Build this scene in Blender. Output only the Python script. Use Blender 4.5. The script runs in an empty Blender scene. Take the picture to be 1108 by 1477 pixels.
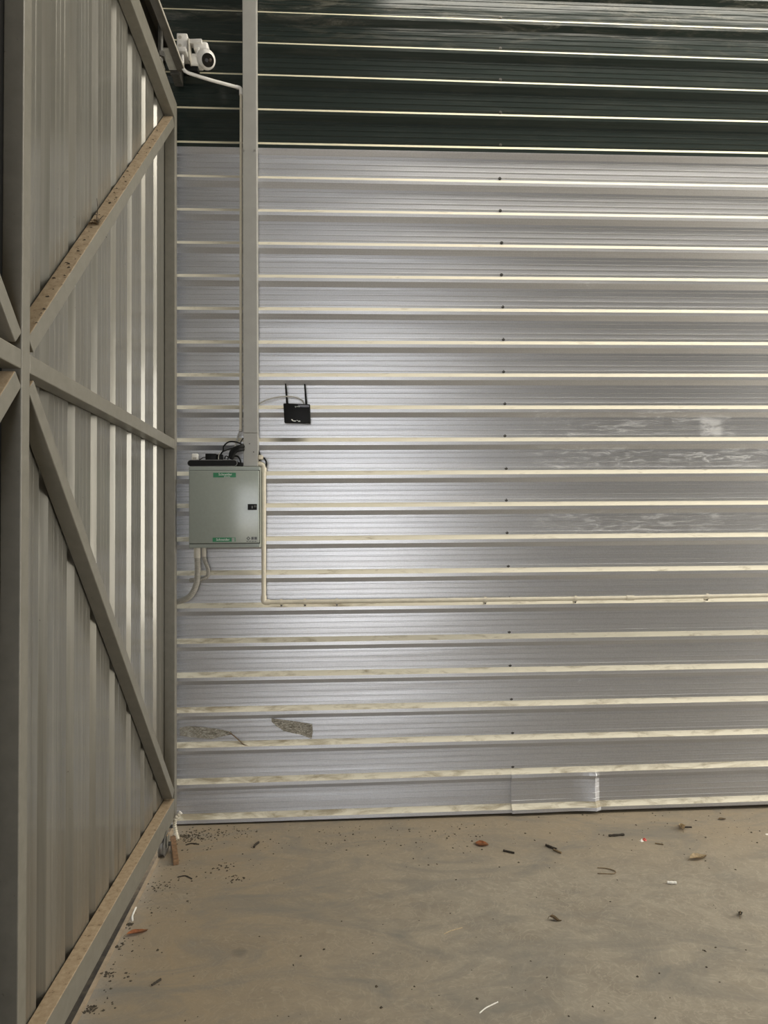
import bpy, bmesh, math, random
from mathutils import Vector, Matrix

random.seed(7)
scene = bpy.context.scene
COL = scene.collection
PI = math.pi

# ------------------------------------------------------------------ camera
F_PX, PITCH, ROLL, YAW, EYE, DIST = 949.93, 0.026, -0.008, 0.050, 1.634, 3.769
cam_pos = Vector((0.0, -DIST, EYE))
fwd = Vector((math.sin(YAW) * math.cos(PITCH), math.cos(YAW) * math.cos(PITCH), math.sin(PITCH)))
rgt = Vector((math.cos(YAW), -math.sin(YAW), 0))
upv = rgt.cross(fwd)
r2 = math.cos(ROLL) * rgt + math.sin(ROLL) * upv
u2 = -math.sin(ROLL) * rgt + math.cos(ROLL) * upv
cd = bpy.data.cameras.new('camera')
cam = bpy.data.objects.new('camera', cd)
COL.objects.link(cam)
m = Matrix((r2, u2, -fwd)).transposed().to_4x4()
m.translation = cam_pos
cam.matrix_world = m
cd.sensor_fit = 'HORIZONTAL'
cd.sensor_width = 36.0
cd.lens = F_PX / 1108.0 * 36.0
cd.clip_start = 0.02
scene.camera = cam

# ------------------------------------------------------------------ sky and daylight
w = bpy.data.worlds.new('overcast_sky')
scene.world = w
w.use_nodes = True
bg = w.node_tree.nodes['Background']
bg.inputs[0].default_value = (0.93, 0.97, 1.0, 1)
bg.inputs[1].default_value = 1.0

def daylight(name, loc, rot, sx, sy, power, color):
    l = bpy.data.lights.new(name, 'AREA')
    l.shape = 'RECTANGLE'
    l.size, l.size_y, l.energy, l.color = sx, sy, power, color
    o = bpy.data.objects.new(name, l)
    o.location, o.rotation_euler = loc, rot
    COL.objects.link(o)
    return o

# daylight entering by the doorway behind and the open bay on the right
daylight('doorway_daylight', (-0.10, -10.2, 2.05), (PI / 2, 0, 0), 3.0, 3.9, 190, (0.95, 0.97, 1.0))
daylight('side_bay_daylight', (6.5, -1.35, 2.2), (PI / 2, 0, PI / 2), 2.2, 4.0, 260, (1.0, 0.95, 0.84))
daylight('added_roof_fill', (3.25, -0.65, 5.5), (0, 0, 0), 6.0, 0.65, 160, (1.0, 0.94, 0.82))  # unseen roof lamp added to brighten the ledges and floor
# low sun behind the photographer: lights the yard and a patch of floor inside the doorway
sl = bpy.data.lights.new('sun', 'SUN')
sl.energy, sl.angle, sl.color = 13.0, 0.02, (1.0, 0.93, 0.82)
so = bpy.data.objects.new('sun', sl)
so.rotation_euler = Vector((-0.10, -0.80, 0.58)).to_track_quat('Z', 'Y').to_euler()
COL.objects.link(so)

vs = scene.view_settings
vs.view_transform = 'Standard'
vs.look = 'None'
vs.gamma = 1
vs.use_curve_mapping = False
vs.exposure = 0.07

# ------------------------------------------------------------------ pixel rays onto real planes
def ray(px, py):
    return (fwd * F_PX + r2 * (px - 554.0) + u2 * (738.5 - py)).normalized()

def W(px, py, y=0.0):                      # point on the plane y = const (parallel to the back wall)
    d = ray(px, py)
    return cam_pos + d * ((y - cam_pos.y) / d.y)

def F(px, py, z=0.0):                      # point on the floor
    d = ray(px, py)
    return cam_pos + d * ((z - cam_pos.z) / d.z)

GX, GTH = -0.959, 0.034
gate_m = Matrix.Translation((GX, 0, 0)) @ Matrix.Rotation(GTH, 4, 'Z')
gate_i = gate_m.inverted()

def G(px, py, n=0.0):                      # point in gate coordinates (n = towards the room, -y = towards the camera)
    o = gate_i @ cam_pos
    d = gate_i.to_3x3() @ ray(px, py)
    return o + d * ((n - o.x) / d.x)

# ------------------------------------------------------------------ materials
def nodes_of(name):
    mt = bpy.data.materials.new(name)
    mt.use_nodes = True
    nt = mt.node_tree
    return mt, nt, nt.nodes['Principled BSDF']

def N(nt, kind, **kw):
    n = nt.nodes.new(kind)
    for k, v in kw.items():
        if k.startswith('i_'):
            n.inputs[int(k[2:]) if k[2:].isdigit() else k[2:]].default_value = v
        else:
            setattr(n, k, v)
    return n

def ramp(nt, src, stops):
    r = nt.nodes.new('ShaderNodeValToRGB')
    el = r.color_ramp.elements
    while len(el) < len(stops):
        el.new(0.5)
    for e, (p, c) in zip(el, stops):
        e.position = p
        e.color = c if len(c) == 4 else (*c, 1)
    nt.links.new(src, r.inputs[0])
    return r.outputs[0]

def coords(nt, scale=(1, 1, 1), loc=(0, 0, 0)):
    g = nt.nodes.new('ShaderNodeNewGeometry')
    mp = nt.nodes.new('ShaderNodeMapping')
    mp.inputs['Scale'].default_value = scale
    mp.inputs['Location'].default_value = loc
    nt.links.new(g.outputs['Position'], mp.inputs[0])
    return mp.outputs[0]

def noise(nt, vec, scale, detail=4, rough=0.55, dist=0.0):
    n = N(nt, 'ShaderNodeTexNoise')
    n.inputs['Scale'].default_value = scale
    n.inputs['Detail'].default_value = detail
    n.inputs['Roughness'].default_value = rough
    n.inputs['Distortion'].default_value = dist
    nt.links.new(vec, n.inputs['Vector'])
    return n.outputs[0]

def mixc(nt, fac, a, b, mode='MIX'):
    n = nt.nodes.new('ShaderNodeMix')
    n.data_type = 'RGBA'
    n.blend_type = mode
    for sock, v in ((n.inputs[0], fac), (n.inputs[6], a), (n.inputs[7], b)):
        if hasattr(v, 'links'):
            nt.links.new(v, sock)
        else:
            sock.default_value = v if not isinstance(v, tuple) or len(v) == 4 else (*v, 1)
    return n.outputs[2]

def mathn(nt, op, a, b=0.0, c=0.0, clamp=False):
    n = nt.nodes.new('ShaderNodeMath')
    n.operation = op
    n.use_clamp = clamp
    for s, v in zip(n.inputs, (a, b, c)):
        if hasattr(v, 'links'):
            nt.links.new(v, s)
        else:
            s.default_value = v
    return n.outputs[0]

def bump(nt, bsdf, h, strength, dist=0.01):
    b = nt.nodes.new('ShaderNodeBump')
    b.inputs['Strength'].default_value = strength
    b.inputs['Distance'].default_value = dist
    nt.links.new(h, b.inputs['Height'])
    nt.links.new(b.outputs[0], bsdf.inputs['Normal'])

def plain(name, col, rough=0.5, metal=0.0, var=0.12, scale=30, bmp=0.0, spec=0.5):
    mt, nt, b = nodes_of(name)
    v = coords(nt)
    n = noise(nt, v, scale)
    c = ramp(nt, n, [(0.3, tuple(x * (1 - var) for x in col)), (0.7, tuple(min(1, x * (1 + var)) for x in col))])
    nt.links.new(c, b.inputs['Base Color'])
    b.inputs['Roughness'].default_value = rough
    b.inputs['Metallic'].default_value = metal
    b.inputs['Specular IOR Level'].default_value = spec
    if bmp:
        bump(nt, b, n, bmp, 0.004)
    return mt

def box_mask(nt, x0, x1, z0, z1, soft=0.06):
    g = nt.nodes.new('ShaderNodeNewGeometry')
    s = nt.nodes.new('ShaderNodeSeparateXYZ')
    nt.links.new(g.outputs['Position'], s.inputs[0])
    out = None
    for ch, lo, hi in ((s.outputs[0], x0, x1), (s.outputs[2], z0, z1)):
        for sign, edge in ((1, lo), (-1, hi)):
            q = mathn(nt, 'MULTIPLY_ADD', ch, sign / soft, -sign * edge / soft + 0.5, clamp=True)
            out = q if out is None else mathn(nt, 'MULTIPLY', out, q)
    return out

def mat_zinc():
    mt, nt, b = nodes_of('zinc_aluminium_sheet')
    fine = noise(nt, coords(nt, (0.12, 1, 60)), 3.0, 5, 0.6)
    broad = noise(nt, coords(nt, (0.35, 1, 1.6)), 2.2, 3)
    spang = noise(nt, coords(nt), 160, 2)
    c = ramp(nt, broad, [(0.3, (0.51, 0.515, 0.54)), (0.7, (0.61, 0.615, 0.64))])
    c = mixc(nt, 0.35, c, ramp(nt, fine, [(0.35, (0.36, 0.36, 0.37)), (0.65, (0.56, 0.56, 0.575))]))
    c = mixc(nt, 0.18, c, ramp(nt, spang, [(0.4, (0.34, 0.34, 0.35)), (0.6, (0.58, 0.58, 0.60))]))
    # chalky white oxide patches
    st = noise(nt, coords(nt, (9, 1, 40)), 1.0, 8, 0.75, 1.2)
    st2 = noise(nt, coords(nt, (2.0, 1, 6.5), (3, 0, 1)), 1.0, 4, 0.6, 0.5)
    patch = None
    for (a, z, e, f_, lim) in ((768, 592, 1062, 628, .52), (1010, 600, 1040, 628, .42), (770, 645, 1108, 678, .50), (770, 737, 1108, 770, .51),
                               (380, 652, 470, 682, .56), (700, 410, 880, 440, .60), (800, 975, 980, 1005, .58), (800, 1000, 960, 1030, .62)):
        p0, p1 = W(a, f_), W(e, z)
        q = box_mask(nt, p0.x, p1.x, p0.z, p1.z, 0.03)
        k = mathn(nt, 'MULTIPLY_ADD', st, 9.0, -9.0 * lim, clamp=True)
        q = mathn(nt, 'MULTIPLY', q, k)
        patch = q if patch is None else mathn(nt, 'MAXIMUM', patch, q)
    patch = mathn(nt, 'MULTIPLY', patch, mathn(nt, 'MULTIPLY_ADD', st2, 3.5, -0.95, clamp=True))
    c = mixc(nt, mathn(nt, 'MULTIPLY', patch, 0.85), c, (0.70, 0.70, 0.70))
    nt.links.new(c, b.inputs['Base Color'])
    nt.links.new(mathn(nt, 'MULTIPLY_ADD', patch, -0.5, 0.74), b.inputs['Metallic'])
    r = mathn(nt, 'MULTIPLY_ADD', fine, 0.16, 0.32)
    nt.links.new(mathn(nt, 'MULTIPLY_ADD', patch, 0.3, r), b.inputs['Roughness'])
    b.inputs['Anisotropic'].default_value = 0.58
    tv = nt.nodes.new('ShaderNodeCombineXYZ')
    tv.inputs[2].default_value = 1.0
    nt.links.new(tv.outputs[0], b.inputs['Tangent'])
    h = mathn(nt, 'ADD', mathn(nt, 'MULTIPLY', noise(nt, coords(nt, (0.25, 1, 6)), 1.5, 2), 1.0), mathn(nt, 'MULTIPLY', fine, 0.05))
    bump(nt, b, h, 0.40, 0.02)
    return mt

def mat_ledge(name, dirt, bright, base):
    """dusty, pale film that has settled on the upward-facing flank of a rib"""
    mt, nt, b = nodes_of(name)
    n1 = noise(nt, coords(nt, (6, 6, 30)), 1.0, 6, 0.65, 0.6)
    n2 = noise(nt, coords(nt, (1.6, 1, 3)), 1.3, 3)
    c = ramp(nt, n1, [(0.2, tuple(x * 0.9 for x in bright)), (0.6, bright)])
    # dirtier towards the ground, more base colour on the left
    g = nt.nodes.new('ShaderNodeNewGeometry')
    s = nt.nodes.new('ShaderNodeSeparateXYZ')
    nt.links.new(g.outputs['Position'], s.inputs[0])
    low = mathn(nt, 'MULTIPLY_ADD', s.outputs[2], -0.5, 0.98, clamp=True)
    left = mathn(nt, 'MULTIPLY_ADD', s.outputs[0], -0.55, 0.35, clamp=True)
    amt = mathn(nt, 'ADD', mathn(nt, 'MULTIPLY', low, 0.16), mathn(nt, 'MULTIPLY', left, 0.10))
    k = mathn(nt, 'MULTIPLY_ADD', n1, 5.0, -3.0)
    k = mathn(nt, 'ADD', k, mathn(nt, 'MULTIPLY', amt, 4.5), clamp=True)
    k = mathn(nt, 'MULTIPLY', k, dirt, clamp=True)
    c = mixc(nt, k, c, base)
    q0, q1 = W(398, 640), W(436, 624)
    c = mixc(nt, mathn(nt, 'MULTIPLY', box_mask(nt, q0.x, q1.x, q0.z, q1.z, 0.09), 0.95), c, (0.05, 0.042, 0.03))  # shade beneath the router, mixed into the ledge colour
    nt.links.new(c, b.inputs['Base Color'])
    b.inputs['Roughness'].default_value = 0.6
    b.inputs['Metallic'].default_value = 0.0
    bump(nt, b, n1, 0.25, 0.004)
    return mt

def mat_green():
    mt, nt, b = nodes_of('dark_green_painted_sheet')
    fine = noise(nt, coords(nt, (0.5, 1, 60)), 3.0, 5, 0.6)
    web = noise(nt, coords(nt, (2.2, 1, 16)), 1.3, 6, 0.7, 0.8)
    c = ramp(nt, fine, [(0.3, (0.012, 0.018, 0.016)), (0.7, (0.020, 0.028, 0.025))])
    # grey cobweb film, thicker near the top of the wall
    g = nt.nodes.new('ShaderNodeNewGeometry')
    s = nt.nodes.new('ShaderNodeSeparateXYZ')
    nt.links.new(g.outputs['Position'], s.inputs[0])
    top = mathn(nt, 'MULTIPLY_ADD', s.outputs[2], 2.2, -9.6, clamp=True)
    k = mathn(nt, 'MULTIPLY_ADD', web, 3.5, -1.75, clamp=True)
    k = mathn(nt, 'MULTIPLY', k, mathn(nt, 'MULTIPLY_ADD', top, 0.55, 0.05))
    c = mixc(nt, k, c, (0.23, 0.21, 0.16))
    nt.links.new(c, b.inputs['Base Color'])
    nt.links.new(mathn(nt, 'MULTIPLY_ADD', k, 0.4, 0.22), b.inputs['Roughness'])
    b.inputs['Specular IOR Level'].default_value = 0.35
    bump(nt, b, noise(nt, coords(nt, (0.5, 1, 6)), 1.5, 3), 0.3, 0.02)
    return mt

def mat_gate_sheet():
    mt, nt, b = nodes_of('weathered_gate_sheet')
    streak = noise(nt, coords(nt, (40, 40, 0.7)), 1.0, 5, 0.6)
    broad = noise(nt, coords(nt, (2, 2, 0.9)), 1.4, 4)
    c = ramp(nt, streak, [(0.3, (0.150, 0.146, 0.129)), (0.7, (0.265, 0.258, 0.232))])
    c = mixc(nt, ramp(nt, broad, [(0.35, (0, 0, 0)), (0.7, (0.5, 0.5, 0.5))]), c, (0.215, 0.20, 0.165))
    g = nt.nodes.new('ShaderNodeNewGeometry')
    s = nt.nodes.new('ShaderNodeSeparateXYZ')
    nt.links.new(g.outputs['Position'], s.inputs[0])
    low = mathn(nt, 'MULTIPLY_ADD', s.outputs[2], -0.9, 0.75, clamp=True)
    c = mixc(nt, mathn(nt, 'MULTIPLY', low, mathn(nt, 'MULTIPLY_ADD', broad, 0.9, 0.25, clamp=True)), c, (0.16, 0.13, 0.09))
    spk = noise(nt, coords(nt), 60, 2, 0.5)
    c = mixc(nt, mathn(nt, 'MULTIPLY_ADD', spk, 14.0, -10.6, clamp=True), c, (0.04, 0.033, 0.025))
    nt.links.new(c, b.inputs['Base Color'])
    b.inputs['Metallic'].default_value = 0.42
    b.inputs['Coat Weight'].default_value = 0.35
    b.inputs['Coat Roughness'].default_value = 0.07
    nt.links.new(mathn(nt, 'MULTIPLY_ADD', streak, 0.16, 0.24), b.inputs['Roughness'])
    bump(nt, b, noise(nt, coords(nt, (8, 8, 1.3)), 1.0, 2), 0.16, 0.02)
    return mt

def mat_frame():
    """grey painted steel tube: tan dust lies on what faces up"""
    mt, nt, b = nodes_of('grey_painted_gate_frame')
    n = noise(nt, coords(nt), 22, 5, 0.6)
    c = ramp(nt, n, [(0.3, (0.155, 0.146, 0.120)), (0.7, (0.19, 0.179, 0.149))])
    g = nt.nodes.new('ShaderNodeNewGeometry')
    s = nt.nodes.new('ShaderNodeSeparateXYZ')
    nt.links.new(g.outputs['True Normal'], s.inputs[0])
    upm = mathn(nt, 'MULTIPLY_ADD', s.outputs[2], 4.0, -1.4, clamp=True)
    d = noise(nt, coords(nt), 45, 6, 0.7)
    dust = ramp(nt, d, [(0.30, (0.10, 0.065, 0.035)), (0.42, (0.34, 0.25, 0.155)), (0.7, (0.46, 0.36, 0.24))])
    c = mixc(nt, upm, c, dust)
    spk = noise(nt, coords(nt), 75, 2, 0.5)
    c = mixc(nt, mathn(nt, 'MULTIPLY_ADD', spk, 14.0, -10.4, clamp=True), c, (0.03, 0.025, 0.02))
    nt.links.new(c, b.inputs['Base Color'])
    nt.links.new(mathn(nt, 'MULTIPLY_ADD', upm, 0.35, 0.42), b.inputs['Roughness'])
    bump(nt, b, n, 0.12, 0.004)
    return mt

def mat_floor():
    mt, nt, b = nodes_of('dusty_concrete')
    v = coords(nt)
    big = noise(nt, coords(nt, (0.8, 1.3, 1)), 1.3, 5, 0.6, 0.6)
    mid = noise(nt, coords(nt, (1, 1.4, 1)), 5.0, 6, 0.65, 1.2)
    fine = noise(nt, v, 60, 5, 0.7)
    c = ramp(nt, big, [(0.32, (0.230, 0.198, 0.150)), (0.5, (0.270, 0.238, 0.187)), (0.68, (0.311, 0.270, 0.205))])
    c = mixc(nt, 0.5, c, ramp(nt, mid, [(0.38, (0.202, 0.173, 0.133)), (0.6, (0.338, 0.298, 0.230))]))
    c = mixc(nt, 0.18, c, ramp(nt, fine, [(0.3, (0.161, 0.137, 0.105)), (0.7, (0.403, 0.355, 0.282))]))
    # swirled trowel marks
    sw = noise(nt, coords(nt, (1, 1, 1), (5, 2, 0)), 7.5, 3, 0.5, 3.2)
    sw = ramp(nt, sw, [(0.47, (0, 0, 0)), (0.5, (0.5, 0.5, 0.5)), (0.53, (0, 0, 0))])
    c = mixc(nt, mathn(nt, 'MULTIPLY', sw, 1.0), c, (0.40, 0.355, 0.275))
    # browner dust blown against the wall and the gate
    g = nt.nodes.new('ShaderNodeNewGeometry')
    s = nt.nodes.new('ShaderNodeSeparateXYZ')
    nt.links.new(g.outputs['Position'], s.inputs[0])
    e1 = mathn(nt, 'MULTIPLY_ADD', s.outputs[1], 2.2, 1.6, clamp=True)
    e2 = mathn(nt, 'MULTIPLY_ADD', s.outputs[0], -0.9, 0.45, clamp=True)
    k = mathn(nt, 'MULTIPLY', mathn(nt, 'MAXIMUM', mathn(nt, 'MULTIPLY', e1, 0.55), mathn(nt, 'MULTIPLY', e2, 0.75)), mathn(nt, 'MULTIPLY_ADD', mid, 1.6, -0.1, clamp=True))
    c = mixc(nt, k, c, (0.290, 0.217, 0.133))
    # grey worn patches and peppering of fine dirt
    wr = noise(nt, coords(nt, (0.7, 1.6, 1), (2, 7, 0)), 2.6, 5, 0.65, 1.5)
    c = mixc(nt, mathn(nt, 'MULTIPLY_ADD', wr, 4.0, -1.9, clamp=True), c, (0.195, 0.180, 0.152))
    pep = noise(nt, coords(nt, (1, 1, 1)), 48, 3, 0.6, 0.4)
    pm = mathn(nt, 'MULTIPLY_ADD', pep, 16.0, -10.9, clamp=True)
    pm = mathn(nt, 'MULTIPLY', pm, mathn(nt, 'MULTIPLY_ADD', noise(nt, v, 2.3, 3), 2.2, -0.5, clamp=True))
    c = mixc(nt, mathn(nt, 'MULTIPLY', pm, 0.65), c, (0.085, 0.07, 0.05))
    # dark oil drips
    vo = N(nt, 'ShaderNodeTexVoronoi')
    vo.inputs['Scale'].default_value = 2.1
    vo.inputs['Randomness'].default_value = 1.0
    nt.links.new(v, vo.inputs['Vector'])
    dm = mathn(nt, 'ADD', vo.outputs['Distance'], mathn(nt, 'MULTIPLY', mid, 0.06))
    spot = mathn(nt, 'MULTIPLY_ADD', dm, -30.0, 3.3, clamp=True)
    c = mixc(nt, mathn(nt, 'MULTIPLY', spot, 0.45), c, (0.113, 0.100, 0.085))
    nt.links.new(c, b.inputs['Base Color'])
    nt.links.new(mathn(nt, 'MULTIPLY_ADD', mid, 0.25, 0.42), b.inputs['Roughness'])
    b.inputs['Specular IOR Level'].default_value = 0.3
    h = mathn(nt, 'ADD', mathn(nt, 'MULTIPLY', mid, 0.7), mathn(nt, 'MULTIPLY', fine, 0.25))
    bump(nt, b, h, 0.2, 0.01)
    return mt

M = {
    'zinc': mat_zinc(),
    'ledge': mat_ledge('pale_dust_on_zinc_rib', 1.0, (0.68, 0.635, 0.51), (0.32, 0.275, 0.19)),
    'green': mat_green(),
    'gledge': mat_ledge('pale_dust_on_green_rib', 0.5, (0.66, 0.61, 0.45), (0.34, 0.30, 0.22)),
    'gsheet': mat_gate_sheet(),
    'frame': mat_frame(),
    'floor': mat_floor(),
    'shell': plain('grey_steel_shell', (0.28, 0.275, 0.26), 0.6, 0, 0.2, 3),
    'duct': plain('grey_powder_coated_duct', (0.33, 0.323, 0.30), 0.42, 0.0, 0.05, 14),
    'box': plain('pale_grey_green_enamel', (0.29, 0.317, 0.286), 0.20, 0.0, 0.03, 60),
    'black': plain('black_plastic', (0.004, 0.004, 0.004), 0.5, 0, 0.2, 40, 0, 0.18),
    'blackm': plain('matt_black_rubber', (0.006, 0.006, 0.006), 0.6, 0, 0.2, 60, 0, 0.2),
    'gloss': plain('glossy_black_plastic', (0.005, 0.005, 0.005), 0.08, 0, 0.1, 40),
    'smoke': plain('smoky_grey_strip', (0.075, 0.073, 0.09), 0.25, 0, 0.1, 40),
    'white': plain('white_plastic', (0.74, 0.72, 0.68), 0.35, 0, 0.04, 40),
    'cream': plain('cream_conduit_plastic', (0.60, 0.55, 0.44), 0.4, 0, 0.08, 25),
    'flex': plain('grey_flexible_conduit', (0.30, 0.285, 0.25), 0.5, 0, 0.1, 60),
    'collar': plain('pale_conduit_collar', (0.46, 0.43, 0.37), 0.45, 0, 0.08, 40),
    'sticker': plain('green_sticker', (0.0, 0.16, 0.055), 0.35, 0, 0.12, 60),
    'print': plain('white_print', (0.62, 0.66, 0.62), 0.4, 0, 0.03, 40),
    'dprint': plain('dark_print', (0.05, 0.055, 0.055), 0.4, 0, 0.05, 40),
    'cable': plain('pale_grey_cable', (0.36, 0.35, 0.31), 0.45, 0, 0.08, 60),
    'steel': plain('dull_galvanised_steel', (0.34, 0.33, 0.31), 0.42, 0.7, 0.2, 60),
    'dsteel': plain('dark_steel', (0.055, 0.052, 0.045), 0.5, 0.2, 0.3, 40),
    'rust': plain('rusty_flat_bar', (0.21, 0.12, 0.06), 0.8, 0, 0.35, 50, 0.5),
    'tape': None,
    'crumb': plain('dark_dirt_crumbs', (0.055, 0.042, 0.026), 0.9, 0, 0.5, 200),
    'bark': plain('dark_twig_bark', (0.035, 0.027, 0.018), 0.85, 0, 0.3, 120, 0.5),
    'leafo': plain('orange_brown_dry_leaf', (0.40, 0.15, 0.055), 0.65, 0, 0.35, 60, 0.4),
    'leafp': plain('pale_tan_dry_leaf', (0.50, 0.39, 0.24), 0.65, 0, 0.25, 60, 0.4),
    'leafb': plain('brown_dry_leaf', (0.20, 0.14, 0.075), 0.7, 0, 0.3, 60, 0.4),
    'wscrap': plain('white_scrap', (0.80, 0.77, 0.70), 0.5, 0, 0.05, 60),
    'rscrap': plain('red_scrap', (0.50, 0.07, 0.05), 0.5, 0, 0.1, 60),
    'mud': plain('dry_mud', (0.17, 0.12, 0.07), 0.9, 0, 0.4, 80, 0.6),
    'gutter': plain('dirty_channel_bottom', (0.045, 0.034, 0.02), 0.9, 0, 0.5, 30, 0.6),
    'web': plain('cobweb_thread', (0.45, 0.42, 0.35), 0.7, 0, 0.05, 40),
    'clear': None,
}

def mat_tape():
    mt, nt, b = nodes_of('dirty_clear_tape')
    n = noise(nt, coords(nt, (40, 1, 130)), 1.0, 5, 0.7, 1.5)
    c = ramp(nt, n, [(0.35, (0.20, 0.17, 0.12)), (0.55, (0.44, 0.41, 0.34)), (0.72, (0.85, 0.83, 0.76))])
    nt.links.new(c, b.inputs['Base Color'])
    b.inputs['Roughness'].default_value = 0.32
    nt.links.new(mathn(nt, 'MULTIPLY_ADD', n, 1.2, 0.1, clamp=True), b.inputs['Alpha'])
    bump(nt, b, n, 0.8, 0.006)
    return mt
M['tape'] = mat_tape()

# ------------------------------------------------------------------ mesh helpers
def link(name, bm, mats, parent=None, smooth=False, loc=None):
    me = bpy.data.meshes.new(name)
    bmesh.ops.recalc_face_normals(bm, faces=bm.faces[:])
    bm.to_mesh(me)
    bm.free()
    for mt in (mats if isinstance(mats, (list, tuple)) else [mats]):
        me.materials.append(mt)
    if smooth:
        for p in me.polygons:
            p.use_smooth = True
        try:
            me.set_sharp_from_angle(angle=math.radians(38))
        except Exception:
            pass
    o = bpy.data.objects.new(name, me)
    COL.objects.link(o)
    if parent:
        o.parent = parent
    if loc is not None:
        o.location = loc
    return o

def tag(o, label, cat, group=None):
    o['label'] = label
    o['category'] = cat
    if group:
        o['group'] = group
    return o

def thing(name, label, cat, loc=(0, 0, 0), group=None):
    o = bpy.data.objects.new(name, None)
    o.empty_display_size = 0.1
    COL.objects.link(o)
    o.location = loc
    return tag(o, label, cat, group)

def structure(o):
    o['kind'] = 'structure'
    return o

def box(bm, lo, hi, bevel=0.0, seg=1, mat=None):
    lo, hi = Vector(lo), Vector(hi)
    mtx = Matrix.Translation((lo + hi) / 2) @ Matrix.Diagonal((*(hi - lo), 1))
    r = bmesh.ops.create_cube(bm, size=1, matrix=mtx)
    vs_ = r['verts']
    if bevel:
        es = list({e for v in vs_ for e in v.link_edges})
        bmesh.ops.bevel(bm, geom=es, offset=bevel, segments=seg, profile=0.5, affect='EDGES')
    return bm

def oriented(bm, a, b, side, up, bevel=0.0):
    """box from a to b; side and up are half-extent vectors"""
    a, b, side, up = Vector(a), Vector(b), Vector(side), Vector(up)
    v = [bm.verts.new(p + s * side + u * up) for p in (a, b) for s, u in ((-1, -1), (1, -1), (1, 1), (-1, 1))]
    fs = [bm.faces.new([v[i] for i in q]) for q in ((0, 1, 2, 3), (7, 6, 5, 4), (0, 4, 5, 1), (1, 5, 6, 2), (2, 6, 7, 3), (3, 7, 4, 0))]
    if bevel:
        bmesh.ops.bevel(bm, geom=list({e for f in fs for e in f.edges}), offset=bevel, segments=2, profile=0.5, affect='EDGES')
    return bm

def tube(bm, pts, r, n=10, cap=True, radii=None, ridges=0):
    pts = [Vector(p) for p in pts]
    rings = []
    t0 = (pts[1] - pts[0]).normalized()
    ref = Vector((0, 0, 1)) if abs(t0.z) < 0.9 else Vector((0, 1, 0))
    nrm = (ref - t0 * ref.dot(t0)).normalized()
    for i, p in enumerate(pts):
        t = (pts[min(i + 1, len(pts) - 1)] - pts[max(i - 1, 0)]).normalized()
        nrm = (nrm - t * nrm.dot(t)).normalized()
        bi = t.cross(nrm)
        rr = radii[i] if radii else r
        rings.append([bm.verts.new(p + (nrm * math.cos(2 * PI * k / n) + bi * math.sin(2 * PI * k / n)) * rr) for k in range(n)])
    for a, b in zip(rings, rings[1:]):
        for k in range(n):
            bm.faces.new((a[k], a[(k + 1) % n], b[(k + 1) % n], b[k]))
    if cap:
        bm.faces.new(rings[0][::-1])
        bm.faces.new(rings[-1])
    return bm

def smooth_path(pts, per=8):
    P = [Vector(p) for p in pts]
    P = [2 * P[0] - P[1]] + P + [2 * P[-1] - P[-2]]
    out = []
    for i in range(1, len(P) - 2):
        for k in range(per):
            t = k / per
            a, b, c, d = P[i - 1:i + 3]
            out.append(0.5 * ((2 * b) + (c - a) * t + (2 * a - 5 * b + 4 * c - d) * t * t + (3 * b - a - 3 * c + d) * t ** 3))
    out.append(P[-2])
    return out

def rounded_path(pts, rad, seg=6):
    P = [Vector(p) for p in pts]
    out = [P[0]]
    for a, b, c in zip(P, P[1:], P[2:]):
        d1, d2 = (a - b), (c - b)
        q = min(rad, d1.length * 0.45, d2.length * 0.45)
        p1, p2 = b + d1.normalized() * q, b + d2.normalized() * q
        for k in range(seg + 1):
            t = k / seg
            out.append((1 - t) ** 2 * p1 + 2 * t * (1 - t) * b + t * t * p2)
    out.append(P[-1])
    return out

def cyl(bm, a, b, r, n=16):
    return tube(bm, [a, b], r, n)

def bump_ring(pts, r, pitch, depth):
    """resample a path so a tube along it gets annular ridges; returns (points, radii)"""
    P = [Vector(p) for p in pts]
    L = [0]
    for a, b in zip(P, P[1:]):
        L.append(L[-1] + (b - a).length)
    n = max(4, int(L[-1] / pitch) * 4)
    op, rr = [], []
    j = 0
    for i in range(n + 1):
        s = L[-1] * i / n
        while j < len(L) - 2 and L[j + 1] < s:
            j += 1
        t = (s - L[j]) / max(1e-9, L[j + 1] - L[j])
        op.append(P[j].lerp(P[j + 1], t))
        rr.append(r + depth * (1, 0.35, -1, 0.35)[i % 4])
    return op, rr

def text_mesh(name, body, size, mat, parent, loc, extrude=0.0006, bold=0.0, rot=(PI / 2, 0, 0)):
    c = bpy.data.curves.new(name, 'FONT')
    c.body, c.size, c.extrude, c.offset = body, size, extrude, bold
    c.align_x, c.align_y = 'CENTER', 'CENTER'
    c.resolution_u = 2
    o = bpy.data.objects.new(name + '_tmp', c)
    COL.objects.link(o)
    me = bpy.data.meshes.new_from_object(o.evaluated_get(bpy.context.evaluated_depsgraph_get()))
    bpy.data.objects.remove(o)
    bpy.data.curves.remove(c)
    me.materials.clear()
    me.materials.append(mat)
    n = bpy.data.objects.new(name, me)
    COL.objects.link(n)
    n.parent = parent
    n.location, n.rotation_euler = loc, rot
    n['kind'] = 'part'
    del n['kind']
    return n

# ------------------------------------------------------------------ building shell
X0, X1 = -1.12, 6.6
CORN = 0.028                                # how far the slab edge stands above the gate channel
p_a, p_b = F(205, 1280), F(104, 1477)       # slab edge along the gate channel
def edge_x(y):
    t = (y - p_a.y) / (p_b.y - p_a.y)
    return p_a.x + (p_b.x - p_a.x) * t

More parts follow.
